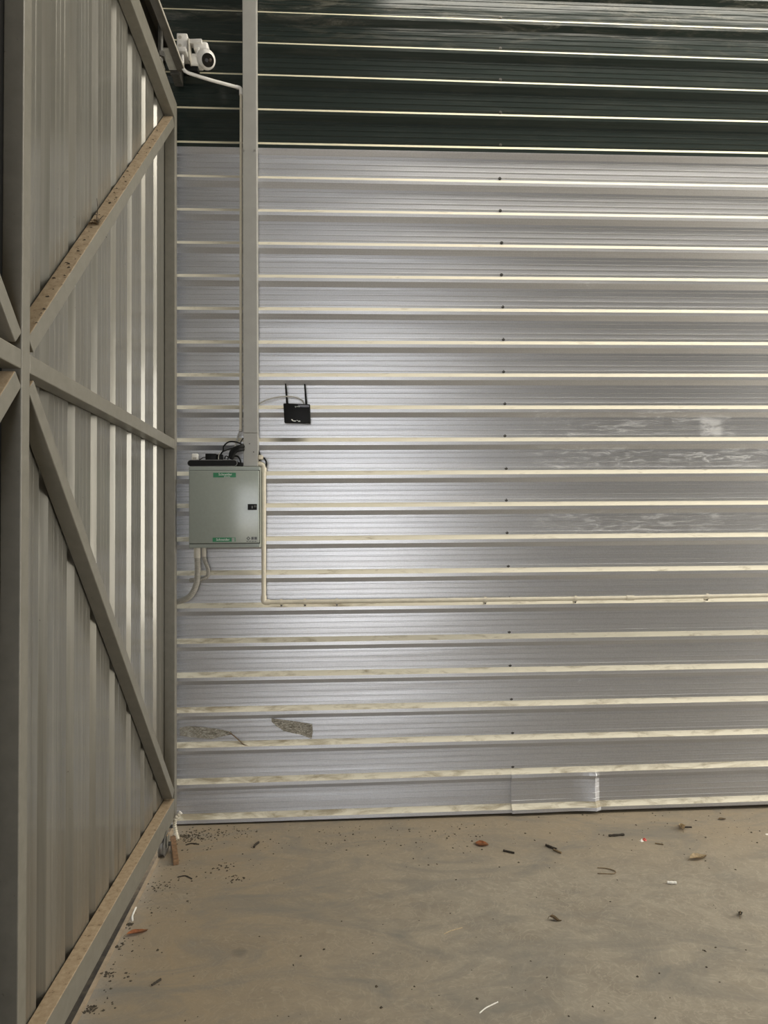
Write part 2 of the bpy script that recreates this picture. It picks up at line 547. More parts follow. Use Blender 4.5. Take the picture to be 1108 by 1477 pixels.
bm = bmesh.new()
ys = [0.30, -0.15, -4.2]
ring = [(edge_x(0.0) , 0.30), (X1 + 6, 0.30), (X1 + 6, -16.0), (-6.0, -16.0), (-6.0, -4.4), (edge_x(-4.4), -4.4)]
top = [bm.verts.new((x, y, 0)) for x, y in ring]
bot = [bm.verts.new((x, y, -0.12)) for x, y in ring]
bm.faces.new(top)
bm.faces.new(bot[::-1])
for i in range(len(ring)):
    j = (i + 1) % len(ring)
    bm.faces.new((top[i], bot[i], bot[j], top[j]))
floor = structure(link('floor', bm, M['floor']))
bm = bmesh.new()
box(bm, (-2.4, -4.4, -0.12), (edge_x(0) + 0.12, 0.3, -CORN - 0.012))
link('channel_bottom', bm, M['gutter'], floor)
# thin pale nosing of the slab edge
bm = bmesh.new()
oriented(bm, (edge_x(-0.05) + 0.006, -0.05, -0.014), (edge_x(-4.3) + 0.006, -4.3, -0.014), (0.010, 0, 0), (0, 0, 0.0155), 0.003)
link('edge_angle', bm, plain('rust_stained_edge_angle', (0.30, 0.225, 0.14), 0.7, 0, 0.25, 20), floor)

def shell(name, *boxes):
    bm = bmesh.new()
    for lo, hi in boxes:
        box(bm, lo, hi)
    return structure(link(name, bm, M['shell']))
ROOF = 5.55
shell('ceiling', ((-1.6, -10.5, ROOF), (7.0, -1.0, ROOF + .1)), ((-1.6, -0.3, ROOF), (7.0, 0.5, ROOF + .1)), ((-1.6, -1.0, ROOF), (0.2, -0.3, ROOF + .1)), ((6.3, -1.0, ROOF), (7.0, -0.3, ROOF + .1)))
shell('wall_right', ((6.6, -0.25, 0), (6.7, 0.3, ROOF)), ((6.6, -10.3, 0), (6.7, -2.45, ROOF)), ((6.6, -2.45, 4.3), (6.7, -0.25, ROOF)))
shell('wall_front', ((-1.66, -10.4, 0), (-1.56, -10.3, ROOF)), ((1.4, -10.4, 0), (6.7, -10.3, ROOF)), ((-1.56, -10.4, 4.05), (1.4, -10.3, ROOF)))
shell('wall_left', ((-1.5, -10.3, 0), (-1.4, -4.45, ROOF)), ((-1.5, -4.45, 3.9), (-1.4, 0.3, ROOF)))

# ------------------------------------------------------------------ corrugated back wall
DV, DP, CR, DB = 0.026, 0.024, 0.019, 0.026            # flank height, rib depth, crest height
LY = [255.4, 303.3, 350.7, 398.1, 445.2, 493.4, 540.8, 587.4, 634.5, 682.7, 729, 777, 825.7, 872.6, 923.2, 972, 1022, 1072, 1124, 1175]
RY = [268.1, 313.3, 358.8, 404, 449.6, 495.6, 541.4, 587.4, 633, 679.5, 725, 771.3, 819, 864.2, 912.4, 960.3, 1007.7, 1055.4, 1102, 1152]
GL = [-75.4, -29.4, 16.8, 61.7, 107.8, 157.6, 206.6]
GR = [-49.6, -4.6, 40.6, 85.3, 130, 174.7, 220.2]

def rib_line(l, r):
    a, b = W(372, l, -DP / 2), W(1068, r, -DP / 2)
    sl = (b.z - a.z) / (b.x - a.x)
    return a.z - sl * a.x, sl
zr = [rib_line(l, r) for l, r in zip(LY, RY)]
gr = [rib_line(l, r) for l, r in zip(GL, GR)]

XW0, XW1 = -1.38, 6.55
xs = [XW0 + (XW1 - XW0) * i / 60 for i in range(61)]

def wall_sheet(name, ribs, top_from, bottom_cut, mats, proud=0.0, dent=None):
    """ribs: list of (z at x=0, slope); the sheet starts under the rib top_from and ends on the crest of its last rib"""
    bm = bmesh.new()
    prof = []                                # (rib index or pair, z offset fn, y, ledge?)
    def pan(upper, lower, first):
        out = []
        n = 4
        for k in range(n):
            t = (k + 0.5) / n
            for dz, dy in ((0.0042, 0), (0.0022, -0.0024), (-0.0022, -0.0024), (-0.0042, 0)):
                out.append((upper, lower, t, dz, dy, 0))
        return out
    rows = []
    up = top_from
    for i, rb in enumerate(ribs):
        if up is not None:
            rows.append((up, None, 0, -DV / 2 - CR * (0.5 if i == 0 else 1.0), -DP, 0))
            rows.append((up, None, 0, -DV / 2 - CR, -DP, 0))
            rows.append((up, None, 0, -0.5 * DV - CR - DB, 0, 0))
            rows += pan(up, rb, i == 0)
        rows.append((rb, None, 0, DV / 2, 0, 1))
        rows.append((rb, None, 0, -DV / 2, -DP, 0))
        up = rb
    rows.append((ribs[-1], None, 0, -DV / 2 - CR, -DP, 0))
    if bottom_cut == 'lap':
        rows.append((ribs[-1], None, 0, -0.5 * DV - CR - DB + 0.010, -0.010, 0))
    cols = xs if dent is None else sorted(set(xs + [dent[0] - 1e-4, dent[0] + 1e-4] + [dent[0] + (dent[1] - dent[0]) * q for q in (.2, .4, .6, .75, .85, .92, 1.0, 1.06)]))
    last_up = ribs[-2] if len(ribs) > 1 else None
    grid = []
    for ri, (a, b, t, dz, dy, led) in enumerate(rows):
        line = []
        for x in cols:
            za = a[0] + a[1] * x
            if b is not None:
                z_hi = za - 0.5 * DV - CR - DB
                z_lo = b[0] + b[1] * x + DV / 2
                z = z_hi + (z_lo - z_hi) * t + dz
            else:
                z = za + dz
            y = dy - proud
            if dent is not None:
                x0, x1, z_top = dent
                if x0 < x < x1 + 0.1 and z < z_top + 0.03:
                    f_ = min(1, max(0, (z_top + 0.03 - z) / 0.05))
                    if x <= x1:
                        q = (x - x0) / (x1 - x0)
                        amt = 0.010 * (1 - q) + (0.016 * max(0, (q - 0.7) / 0.3) ** 2)
                        amt += 0.006 * max(0, (q - .8) / .2) * max(0, 1 - abs(z - (z_top - 0.02)) / 0.05)
                    else:
                        amt = 0.016 * max(0, 1 - (x - x1) / 0.02)
                    y -= amt * f_
            line.append(bm.verts.new((x, y, z)))
        grid.append((line, led))
    for (la, led), (lb, _) in zip(grid, grid[1:]):
        for i in range(len(cols) - 1):
            f_ = bm.faces.new((la[i], lb[i], lb[i + 1], la[i + 1]))
            f_.material_index = led
    # keep the face orientation towards the room, no recalc
    me = bpy.data.meshes.new(name)
    bm.to_mesh(me)
    bm.free()
    for mt in mats:
        me.materials.append(mt)
    o = bpy.data.objects.new(name, me)
    COL.objects.link(o)
    o.parent = wall_back
    return o

wall_back = bpy.data.objects.new('wall_back', None)
COL.objects.link(wall_back)
structure(wall_back)

screw_me = None
def screw(parent, p):
    global screw_me
    if screw_me is None:
        bm = bmesh.new()
        tube(bm, [(0, 0, 0), (0, -0.0018, 0)], 0.0095, 10)
        tube(bm, [(0, -0.0018, 0), (0, -0.0065, 0)], 0.0058, 6)
        o = link('screw', bm, M['dsteel'])
        screw_me = o.data
    else:
        o = bpy.data.objects.new('screw', screw_me)
        COL.objects.link(o)
    o.parent = parent
    o.location = p
    return o

gtop = (gr[0][0] + 0.18, gr[0][1])
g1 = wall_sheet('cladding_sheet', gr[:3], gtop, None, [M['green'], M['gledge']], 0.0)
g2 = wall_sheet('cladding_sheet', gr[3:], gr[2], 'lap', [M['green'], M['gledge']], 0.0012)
g1['label'] = g2['label'] = 'dark green painted sheet'
hid = (gr[-1][0] - 0.004, gr[-1][1])
sheets = []
for i in range(5):
    rb = zr[i * 4:i * 4 + 4]
    up = hid if i == 0 else zr[i * 4 - 1]
    dent = None
    if i == 4:
        a, b = W(736.5, 1140), W(857, 1140)
        dent = (a.x, b.x, W(800, 1117).z)
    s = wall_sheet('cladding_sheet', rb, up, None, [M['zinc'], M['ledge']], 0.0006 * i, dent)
    sheets.append(s)
scr_x = [722, 722, 722, 722, 722]
for i, rb in enumerate(gr):
    x = W(722, GR[i]).x
    screw(g1 if i < 3 else g2, (x, -0.002, rb[0] + rb[1] * x + DV / 2 + 0.010))
for i, rb in enumerate(zr):
    x = W(727 + 0.4 * i, 700).x + random.uniform(-.004, .004)
    screw(sheets[i // 4], (x, -0.001, rb[0] + rb[1] * x + DV / 2 + 0.010))
# dark backing added behind the sheets, keeps light out of the gap
bm = bmesh.new()
box(bm, (-1.39, 0.02, 0.0), (6.6, 0.09, 5.5))
link('backing', bm, M['gutter'], wall_back)

# ------------------------------------------------------------------ sliding gate on the left
gate = thing('sliding_gate', 'tall sliding gate of corrugated sheet on a braced grey tube frame, along the left side', 'gate')
gate.location = (GX, 0, 0)
gate.rotation_euler = (0, 0, GTH)
TD, TW = 0.055, 0.050                        # tube depth, tube width
FR = M['frame']
def member(name, lo, hi):
    bm = bmesh.new()
    box(bm, lo, hi, 0.003, 2)
    return link(name, bm, FR, gate)
S_FAR, S_MID, S_NEAR = 0.10, 1.941, 3.78
ZT0, ZT1, ZM0, ZM1, ZB0, ZB1 = 3.905, 4.015, 2.078, 2.131, 0.096, 0.200
for s in (S_FAR, S_MID - TW, S_NEAR - TW):   # stiles
    member('stile', (-TD, -s - TW, ZB0), (0, -s, ZT1))
bays = ((S_FAR + TW, S_MID - TW), (S_MID, S_NEAR - TW))
e = 0.0006
for a, b in bays:
    member('rail', (-TD, -b, ZT0), (-e, -a, ZT1))
    member('rail', (-TD, -b, ZM0), (-e, -a, ZM1))
    member('rail', (-TD, -b, ZB0), (-e, -a, ZB1))

def brace(p, q):
    """p, q: (s, z) ends of the centre line, cut square a little inside the corner"""
    a, b = Vector((-TD / 2 - 0.001, -p[0], p[1])), Vector((-TD / 2 - 0.001, -q[0], q[1]))
    d = (b - a).normalized()
    nrm = Vector((1, 0, 0)).cross(d)
    bm = bmesh.new()
    oriented(bm, a, b, (TD / 2 - 0.0015, 0, 0), nrm * (TW / 2), 0.003)
    return link('brace', bm, FR, gate)
sm = S_MID - TW
brace((sm - 0.012, ZM1 + 0.030), (S_FAR + TW + 0.014, ZT0 - 0.028))
brace((sm - 0.012, ZM0 - 0.030), (S_FAR + TW + 0.014, ZB1 + 0.028))
brace((S_MID + 0.012, ZM1 + 0.030), (S_NEAR - TW - 0.014, ZT0 - 0.028))
brace((S_MID + 0.012, ZM0 - 0.030), (S_NEAR - TW - 0.014, ZB1 + 0.028))

# vertical trapezoidal sheets fixed to the outer face of the frame, ribs pointing out
RP, RD = 0.22, 0.021
rib_s = [DIST - 3.87 + RP * k for k in range(-1, 19)]   # rib centres by distance from the wall
rib_s = [s + 0.0 for s in rib_s if 0.04 < s < 3.85]
def gate_sheet(ss, s_start, s_end, proud):
    prof = [(s_start, 0)]
    for s in ss:
        lo = prof[-1][0]
        mid = s - RP / 2 if len(prof) > 1 else (lo + s - 0.034) / 2
        for q in (-0.034, 0.0, 0.034):
            c = s - RP / 2 + q
            if c - 0.005 > prof[-1][0] and c + 0.007 < s - 0.038:
                prof += [(c - 0.006, 0), (c - 0.002, -0.0009), (c + 0.002, -0.0009), (c + 0.006, 0)]
        prof += [(s - 0.034, 0), (s - 0.012, -RD), (s + 0.012, -RD), (s + 0.034, 0)]
    for q in (-0.034, 0.0, 0.034):
        c = ss[-1] + RP / 2 + q
        if c + 0.005 < s_end:
            prof += [(c - 0.006, 0), (c - 0.002, -0.0009), (c + 0.002, -0.0009), (c + 0.006, 0)]
    prof.append((s_end, 0))
    bm = bmesh.new()
    zs = [ZB0 - 0.02 + (ZT1 - ZB0 + 0.06) * k / 24 for k in range(25)]
    rows = []
    for (s, dn) in prof:
        rows.append([bm.verts.new((-TD - 0.002 + dn - proud, -s, z)) for z in zs])
    for a, b in zip(rows, rows[1:]):
        for i in range(len(zs) - 1):
            bm.faces.new((a[i], b[i], b[i + 1], a[i + 1]))
    return link('cladding_sheet', bm, M['gsheet'], gate)
k = 0
starts = []
i = 0
while i < len(rib_s):
    ss = rib_s[i:i + 4]
    s0 = 0.075 if i == 0 else ss[0] - RP * 0.42
    s1 = ss[-1] + RP * 0.60
    if i + 4 >= len(rib_s):
        s1 = S_NEAR
    gate_sheet(ss, s0, min(s1, S_NEAR), 0.0012 * (k % 2))
    i += 4
    k += 1

bm = bmesh.new()
box(bm, (-TD - .001, -2.16, ZB0), (-TD + .004, -S_MID - .002, ZT1), .001)
link('gap_shade_strip', bm, M['blackm'], gate)  # black strip added in place of the shaded gap beside the stile

# hangers and rollers
def disc_x(bm, c, r, wd, n=28, groove=0.0):
    c = Vector(c)
    xs_ = [-wd / 2, -wd / 2, -wd * .18, wd * .18, wd / 2, wd / 2]
    rr = [r * .35, r, r - groove, r - groove, r, r * .35]
    rings = [[bm.verts.new(c + Vector((x, math.cos(2 * PI * k / n) * q, math.sin(2 * PI * k / n) * q))) for k in range(n)] for x, q in zip(xs_, rr)]
    for a, b in zip(rings, rings[1:]):
        for k in range(n):
            bm.faces.new((a[k], a[(k + 1) % n], b[(k + 1) % n], b[k]))
    bm.faces.new(rings[0][::-1])
    bm.faces.new(rings[-1])
for s in (0.34, 3.5):
    bm = bmesh.new()
    disc_x(bm, (-0.012, -s, 0.050), 0.062, 0.030, 30, 0.010)
    wl = link('roller', bm, M['steel'], gate, True)
    bm = bmesh.new()
    cyl(bm, (-0.05, -s, 0.050), (0.024, -s, 0.050), 0.010, 12)
    link('axle', bm, M['dsteel'], wl)
    for fx in (0.006, -0.036):
        bm = bmesh.new()
        box(bm, (fx, -s - 0.022, 0.038), (fx + 0.006, -s + 0.022, ZB0 + 0.002), 0.001)
        link('fork_plate', bm, M['frame'], wl)

# dirt lying on the upper brace and the bottom rail
def chip(bm, p, r):
    p = Vector(p)
    n = 5
    a0 = random.uniform(0, 6)
    h = r * random.uniform(.35, .8)
    el = random.uniform(.4, 1)
    rot = random.uniform(0, PI)
    base = []
    for k in range(n):
        an = a0 + 2 * PI * k / n
        x, y = math.cos(an) * r * random.uniform(.7, 1.1), math.sin(an) * r * el * random.uniform(.7, 1.1)
        base.append(bm.verts.new(p + Vector((x * math.cos(rot) - y * math.sin(rot), x * math.sin(rot) + y * math.cos(rot), 0))))
    t = bm.verts.new(p + Vector((random.uniform(-.3, .3) * r, random.uniform(-.3, .3) * r, h)))
    for k in range(n):
        bm.faces.new((base[k], base[(k + 1) % n], t))
    bm.faces.new(base[::-1])

pa, pb = Vector((sm - 0.012, ZM1 + 0.030)), Vector((S_FAR + TW + 0.014, ZT0 - 0.028))
dd = (pb - pa).normalized()
nn = Vector((dd.y, -dd.x)) if dd.y * 0 - dd.x > 0 else Vector((-dd.y, dd.x))
if nn.y < 0:
    nn = -nn
bm = bmesh.new()
for _ in range(130):
    t = random.random() ** 1.2
    c = pa + (pb - pa) * (0.03 + 0.94 * t) + nn * (TW / 2 - 0.001)
    if c.x > sm - 0.01 or c.y > ZT0 - 0.02:
        continue
    chip(bm, (random.uniform(-TD + .006, -.006), -c.x, c.y), random.choice((.002, .003, .003, .005, .008)))
o = link('brace_dirt', bm, M['crumb'], gate)
o['kind'] = 'stuff'

# mud nest on the brace, with dry grass ends
g0 = G(138, 311, -0.02)
cs = g0
best = min((pa + (pb - pa) * (k / 400) for k in range(401)), key=lambda q: (gate_m @ Vector((-0.02, -q.x, q.y)) - gate_m @ Vector((-0.02, cs.y, cs.z))).length)
best = best + nn * TW / 2
nest = thing('mud_nest', 'small mud nest with dry grass ends stuck on the upper diagonal brace of the gate', 'nest', gate_m @ Vector((-0.026, -best.x, best.y)))
bm = bmesh.new()
for _ in range(26):
    chip(bm, (random.gauss(0, .009), random.gauss(0, .010), random.uniform(-.010, .014)), random.uniform(.005, .011))
link('mud', bm, M['mud'], nest)
for dx, dy, dz in ((.01, -.02, .085), (.0, .015, .03), (.02, .05, -.03), (.03, -.04, -.01), (.02, .02, .04)):
    bm = bmesh.new()
    tube(bm, smooth_path([(0, 0, .004), (dx * .5 + .004, dy * .5, dz * .5 + .006), (dx, dy, dz)], 4), .0012, 5)
    link('grass_stalk', bm, M['bark'], nest)

# ------------------------------------------------------------------ overhead track
tr = thing('overhead_track', 'dark overhead steel track above the top of the sliding gate', 'track')
tp = W(255, 71.5, -0.30)
tx, tz = tp.x, tp.z
TA, TB = -0.13, -4.4
bm = bmesh.new()
prof = [(0, 0), (-0.040, 0), (-0.040, .100), (-.106, .100), (-.106, 0), (-.113, 0), (-.113, .110), (-.032, .110), (-.032, .011), (0, .011)]
ra = [bm.verts.new((tx + a, TA, tz + b)) for a, b in prof]
rb = [bm.verts.new((tx + a - 0.03, TB, tz + b)) for a, b in prof]
for i in range(len(prof)):
    j = (i + 1) % len(prof)
    bm.faces.new((ra[i], ra[j], rb[j], rb[i]))
bm.faces.new(ra)
bm.faces.new(rb[::-1])
link('channel', bm, plain('dark_painted_track', (.075, .068, .056), .5, 0, .15, 30), tr)
for dx, hh in ((0.0, .011), (-.113, .020)):
    bm = bmesh.new()
    ra = [bm.verts.new((tx + dx + a, TA, tz + b)) for a, b in ((0, -.0005), (.0035, -.0005), (.0035, hh), (0, hh))]
    rb = [bm.verts.new((v.co.x - .03, TB, v.co.z)) for v in ra]
    for i in range(4):
        bm.faces.new((ra[i], ra[(i + 1) % 4], rb[(i + 1) % 4], rb[i]))
    bm.faces.new(ra)
    bm.faces.new(rb[::-1])
    link('lip', bm, M['collar'], tr)
bm = bmesh.new()
box(bm, (tx - .080, -0.131, tz - .014), (tx - .034, -0.026, tz + .098), .002)
link('end_bracket', bm, M['dsteel'], tr)
bm = bmesh.new()
box(bm, (tx - .085, -.30, tz + .004), (tx - .042, -.135, tz + .010), .001)
link('stop_plate', bm, plain('pale_grey_painted_plate', (.30, .29, .25), .5), tr)
for y in (-2.6, -4.0):
    bm = bmesh.new()
    box(bm, (tx - .112, y - .03, tz + .111), (tx - .033, y + .03, ROOF), .002)
    link('hanger', bm, M['shell'], tr)
# roller hanger of the gate that runs in this track
def to_gate(v):
    return gate_i @ Vector(v)
hb = W(236, 55, -0.42)
hg = to_gate((tx - .050, -0.42, tz))
bm = bmesh.new()
box(bm, (-TD + .004, hg.y - .045, ZT1 - .002), (hg.x + .012, hg.y + .045, ZT1 + .006), .001)
hp = link('hanger_plate', bm, FR, gate)
bm = bmesh.new()
cyl(bm, (hg.x, hg.y, ZT1 + .006), (hg.x, hg.y, tz + .06), .013, 12)
link('bolt', bm, M['dsteel'], hp)
bm = bmesh.new()
cyl(bm, (hg.x, hg.y, ZT1 + .030), (hg.x, hg.y, ZT1 + .055), .024, 6)
link('nut', bm, M['dsteel'], hp)

# ------------------------------------------------------------------ cable duct on the wall
duct = thing('cable_duct', 'tall grey steel cable duct running down the back wall to the control box', 'cable duct')
yb, yf = -0.0235, -0.082
dl, drr = W(350.3, 300, yf).x, W(370.5, 300, yf).x
ztop = 5.2
zj = W(360, 624.5, yf).z
zbot = W(360, 673, yf).z
def duct_piece(name, z0, z1, grow=0.0):
    bm = bmesh.new()
    box(bm, (dl - grow, yf - grow, z0), (drr + grow, yb, z1), .0025, 2)
    return link(name, bm, M['duct'], duct)
duct_piece('duct_body', zj + .0006, ztop)
duct_piece('duct_end', zbot + 0.002, zj - .0006, 0.0008)
for px in (351.8, 367.8):
    p = W(px, 217, yf)
    bm = bmesh.new()
    tube(bm, [(0, .001, 0), (0, -.003, 0)], .006, 10)
    link('screw', bm, M['steel'], duct, False, p)
for px, py in ((366, 652), (360, 640)):
    p = W(px, py, yf)
    bm = bmesh.new()
    tube(bm, [(0, .001, 0), (0, -.002, 0)], .0035, 8)
    link('screw', bm, M['dsteel'], duct, False, p)

# ------------------------------------------------------------------ control box
BF = -0.155                                   # door front
BY = -0.130                                   # body front
cb = thing('control_box', 'pale grey-green metal control box with green stickers, mounted on the back wall', 'electrical box')
bl, br = W(272.4, 730, BY).x, W(374.8, 730, BY).x
bz1, bz0 = W(320, 672.8, BY).z, W(320, 790.0, BY).z
bm = bmesh.new()
box(bm, (bl, BY, bz0), (br, -0.024, bz1), .004, 2)
link('body', bm, M['box'], cb)
bm = bmesh.new()
x0, x1 = W(273, 730, BF).x, W(373.6, 730, BF).x
z1, z0 = W(320, 678.6, BF).z, W(320, 783.6, BF).z
box(bm, (x0, BF, z0), (x1, BY - .004, z1), .004, 3)
door = link('door', bm, M['box'], cb, True)
bm = bmesh.new()
box(bm, (x0 - .0035, BY - .004, z0 - .0035), (x1 + .002, BY - .0002, z1 + .0035))  # seal drawn past the door edges to make its shadow line
link('gasket_shade_line', bm, M['blackm'], cb)
def on_door(x0p, y0p, x1p, y1p, thick=.0008, bevel=0.0):
    a, b = W(x0p, y1p, BF), W(x1p, y0p, BF)
    bm = bmesh.new()
    box(bm, (a.x, BF - thick, a.z), (b.x, BF + .0005, b.z), bevel)
    return bm, (a + b) / 2
bm, c = on_door(307.6, 681.8, 340.4, 688.6)
st = link('sticker', bm, M['sticker'], door)
st['label'] = 'green sticker at the top of the door'
text_mesh('lettering', 'Schneider', .0185, M['print'], st, (c.x + .004, BF - .0012, c.z + .003))
text_mesh('lettering', 'Electric', .011, M['print'], st, (c.x + .014, BF - .0012, c.z - .009))
bm, c = on_door(306.8, 775.2, 339.6, 781.6)
st = link('sticker', bm, M['sticker'], door)
st['label'] = 'green sticker at the bottom of the door'
text_mesh('lettering', 'Schneider', .0185, M['print'], st, (c.x - .006, BF - .0012, c.z))
bm, c2 = on_door(334.5, 775.6, 338.6, 781.2, .0012)
link('mark', bm, M['box'], st)
# emblem, two dark marks and a line of small print
bm = bmesh.new()
c = W(358.3, 776.6, BF)
for r_in, r_out in ((.005, .011),):
    ring_o = [bm.verts.new((c.x + dx * r_out, BF - .0009, c.z + dz * r_out)) for dx, dz in ((1, 0), (0, 1), (-1, 0), (0, -1))]
    ring_i = [bm.verts.new((c.x + dx * r_in, BF - .0009, c.z + dz * r_in)) for dx, dz in ((1, 0), (0, 1), (-1, 0), (0, -1))]
    for k in range(4):
        bm.faces.new((ring_o[k], ring_o[(k + 1) % 4], ring_i[(k + 1) % 4], ring_i[k]))
link('emblem', bm, M['dprint'], door)
for a, b in ((362.6, 366.0), (367.0, 370.8)):
    bm, _c = on_door(a, 774.4, b, 778.4)
    link('mark', bm, M['dprint'], door)
for a, b in ((355.5, 358.5), (359.3, 362.2), (363.0, 366.5), (367.2, 370.0)):
    bm, _c = on_door(a, 780.3, b, 781.3)
    link('mark', bm, M['dprint'], door)
# lock
bm, c = on_door(357.6, 727.0, 370.8, 735.6, .006, .0015)
lock = link('lock', bm, M['black'], door)
bm = bmesh.new()
box(bm, (c.x - .004, BF - .010, c.z - .008), (c.x + .002, BF - .005, c.z + .006), .001)
link('handle', bm, plain('worn_grey_latch', (0.09, 0.09, 0.088), .4), lock)
bm = bmesh.new()
cyl(bm, (c.x + .015, BF - .006, c.z + .004), (c.x + .015, BF - .0085, c.z + .004), .006, 12)
link('keyhole', bm, M['dsteel'], lock)

# ------------------------------------------------------------------ things lying on the control box
ytop = -0.098
sw_l, sw_r = W(270.3, 668, ytop - .03).x, W(342.5, 668, ytop - .03).x
zs0 = bz1 + .0005
zs1 = W(300, 663.2, ytop - .03).z
hub = thing('network_switch', 'flat black rounded device lying along the top of the control box', 'network switch')
bm = bmesh.new()
hgt = zs1 - zs0
rr_ = hgt / 2
outline = []
for k in range(13):
    a = PI / 2 - PI * k / 12
    outline.append((sw_r - rr_ + math.cos(a) * rr_, (zs0 + zs1) / 2 + math.sin(a) * rr_))
for k in range(13):
    a = -PI / 2 - PI * k / 12
    outline.append((sw_l + rr_ + math.cos(a) * rr_, (zs0 + zs1) / 2 + math.sin(a) * rr_))
fr_ = [bm.verts.new((x, ytop - .030, z)) for x, z in outline]
bk_ = [bm.verts.new((x, -0.034, z)) for x, z in outline]
bm.faces.new(fr_)
bm.faces.new(bk_[::-1])
for i in range(len(outline)):
    j = (i + 1) % len(outline)
    bm.faces.new((fr_[i], fr_[j], bk_[j], bk_[i]))
link('case', bm, M['black'], hub, True)
bm = bmesh.new()
def inset(q, f_):
    cx, cz = (sw_l + sw_r) / 2, (zs0 + zs1) / 2
    L2 = (sw_r - sw_l) / 2 - rr_
    lx = max(-L2, min(L2, q[0] - cx))
    return (cx + lx + (q[0] - cx - lx) * f_, cz + (q[1] - cz) * f_)
oa = [bm.verts.new((x, ytop - .0305, z)) for x, z in outline]
ob = [bm.verts.new((*[inset(q, .86)[0]], ytop - .0312, inset(q, .86)[1])) for q in outline]
for i in range(len(outline)):
    j = (i + 1) % len(outline)
    bm.faces.new((oa[i], oa[j], ob[j], ob[i]))
link('edge_trim', bm, plain('grey_plastic_trim', (.20, .20, .20), .4), hub)

# small white plug
pc = W(281.6, 663, ytop)
zt = W(281.6, 654.5, ytop).z
plug = thing('power_plug', 'small white plug standing on the left end of the flat black device', 'plug')
bm = bmesh.new()
ww = W(286.3, 660, ytop).x - W(276.9, 660, ytop).x
box(bm, (pc.x - ww / 2, ytop - .012, zs1 + .0005), (pc.x + ww / 2, ytop + .014, zt), .006, 3)
link('plug_body', bm, M['white'], plug, True)
bm = bmesh.new()
box(bm, (pc.x - ww * .30, ytop - .0128, zs1 + .004), (pc.x + ww * .30, ytop - .0118, zs1 + .016), .0)
link('plug_base', bm, M['collar'], plug)

ad = thing('power_adapter', 'black block-shaped adapter beside the white plug on the control box', 'adapter')
a0, a1 = W(297.2, 663.5, ytop), W(312.8, 654.8, ytop)
bm = bmesh.new()
box(bm, (a0.x, ytop - .02, zs1 + .0005), (a1.x, ytop + .02, a1.z), .003, 2)
link('adapter_body', bm, M['black'], ad, True)
bm = bmesh.new()
tube(bm, smooth_path([W(297.4, 659.5, ytop), W(293, 660, ytop), W(290, 662, ytop), (W(287, 664, ytop).x, ytop + .004, zs1 + .003)], 6), .0022, 7)
link('lead', bm, M['blackm'], ad)

def cable(label, pts, r, mat, name='cable', group=None, per=8, n=8, cat='cable'):
    bm = bmesh.new()
    tube(bm, smooth_path(pts, per), r, n)
    return tag(link(name, bm, mat, None, True), label, cat, group)

yc = -0.105
cable('black cable looping highest over the control box, into the grey duct', [(W(316, 664, yc).x, yc, zs1 + .004), W(318, 656, yc), W(322, 650, yc), W(323, 643.5, yc), W(330, 637.5, yc), W(340, 637.5, yc), W(348.5, 641, yc - .005), W(351, 646, -.088)], .0042, M['blackm'])
cable('black cable crossing low behind the highest loop above the control box', [(W(315, 662, yc + .02).x, yc + .02, zs1 + .004), W(320, 653, yc + .02), W(329, 648.5, yc + .02), W(338, 646, yc + .02), W(347, 644.5, yc + .02), W(352, 646, -.088)], .0032, M['blackm'])
cable('thick black cable bunch hanging from the duct to the black device', [W(351, 643, -.098), W(346, 645, -.112), W(338, 648, -.112), W(334, 653, -.112), W(333, 658, -.112), (W(331, 664, -.112).x, -.112, zs1 + .009)], .0125, M['blackm'], n=12)
cable('second thick black cable bunch running across under the duct edge', [W(351, 648, -.100), W(345, 649, -.125), W(340, 651, -.128), W(337, 655, -.128), W(335, 660, -.128), (W(334, 664, -.128).x, -.128, zs1 + .008)], .010, M['blackm'], n=12)
cable('black cable arching down at the right end of the black device', [(W(334, 664, yc).x, yc, zs1 + .005), W(338, 658, yc), W(343, 658.5, yc), W(346.4, 663, yc), W(347.6, 669, yc)], .0046, M['blackm'])
cable('small black cable curl among the adapters on the control box', [(W(324, 664, yc - .02).x, yc - .02, zs1 + .003), W(325.5, 658, yc - .02), W(329, 659, yc - .02), W(328.5, 663.5, yc - .02)], .0028, M['blackm'])
cable('pale cable bent down beside the black adapters', [W(319, 650, yc - .03), W(316.5, 654, yc - .03), W(315.4, 658, yc - .03), (W(315.2, 664, yc - .03).x, yc - .03, zs1 + .002)], .0018, M['cable'])
for k, (l_, t_, r_, b_, lab) in enumerate(((312.6, 655.5, 321.5, 664, 'dark squat adapter next to the pale bent cable on the control box'), (342.2, 667.0, 350.5, 672.6, 'small black connector at the foot of the duct on the control box'))):
    yq = -.10
    a0, a1 = W(l_, b_, yq), W(r_, t_, yq)
    zb = zs1 + .0005 if k == 0 else bz1 + .0005
    bm = bmesh.new()
    box(bm, (a0.x, yq - .012, zb), (a1.x, yq + .016, a1.z), .004, 2)
    t = thing('power_adapter' if k == 0 else 'connector', lab, 'adapter' if k == 0 else 'connector')
    link('adapter_body' if k == 0 else 'connector_body', bm, M['black'], t, True)
# flat grey strap from the end of the side conduit
bm = bmesh.new()
pA, pB = W(345.8, 622, -.06), W(339, 644, -.075)
dirv = (pB - pA).normalized()
oriented(bm, pA, pB, Vector((0, 1, 0)).cross(dirv) * .005, (0, .0012, 0))
tag(link('grey_strap', bm, M['steel']), 'flat grey strap slanting down from the thin conduit to the black cables', 'strap')
cable('short black cable tail beside the grey strap', [W(351, 632, -.088), W(348.5, 635.5, -.09), W(346.6, 639, -.10)], .003, M['blackm'])

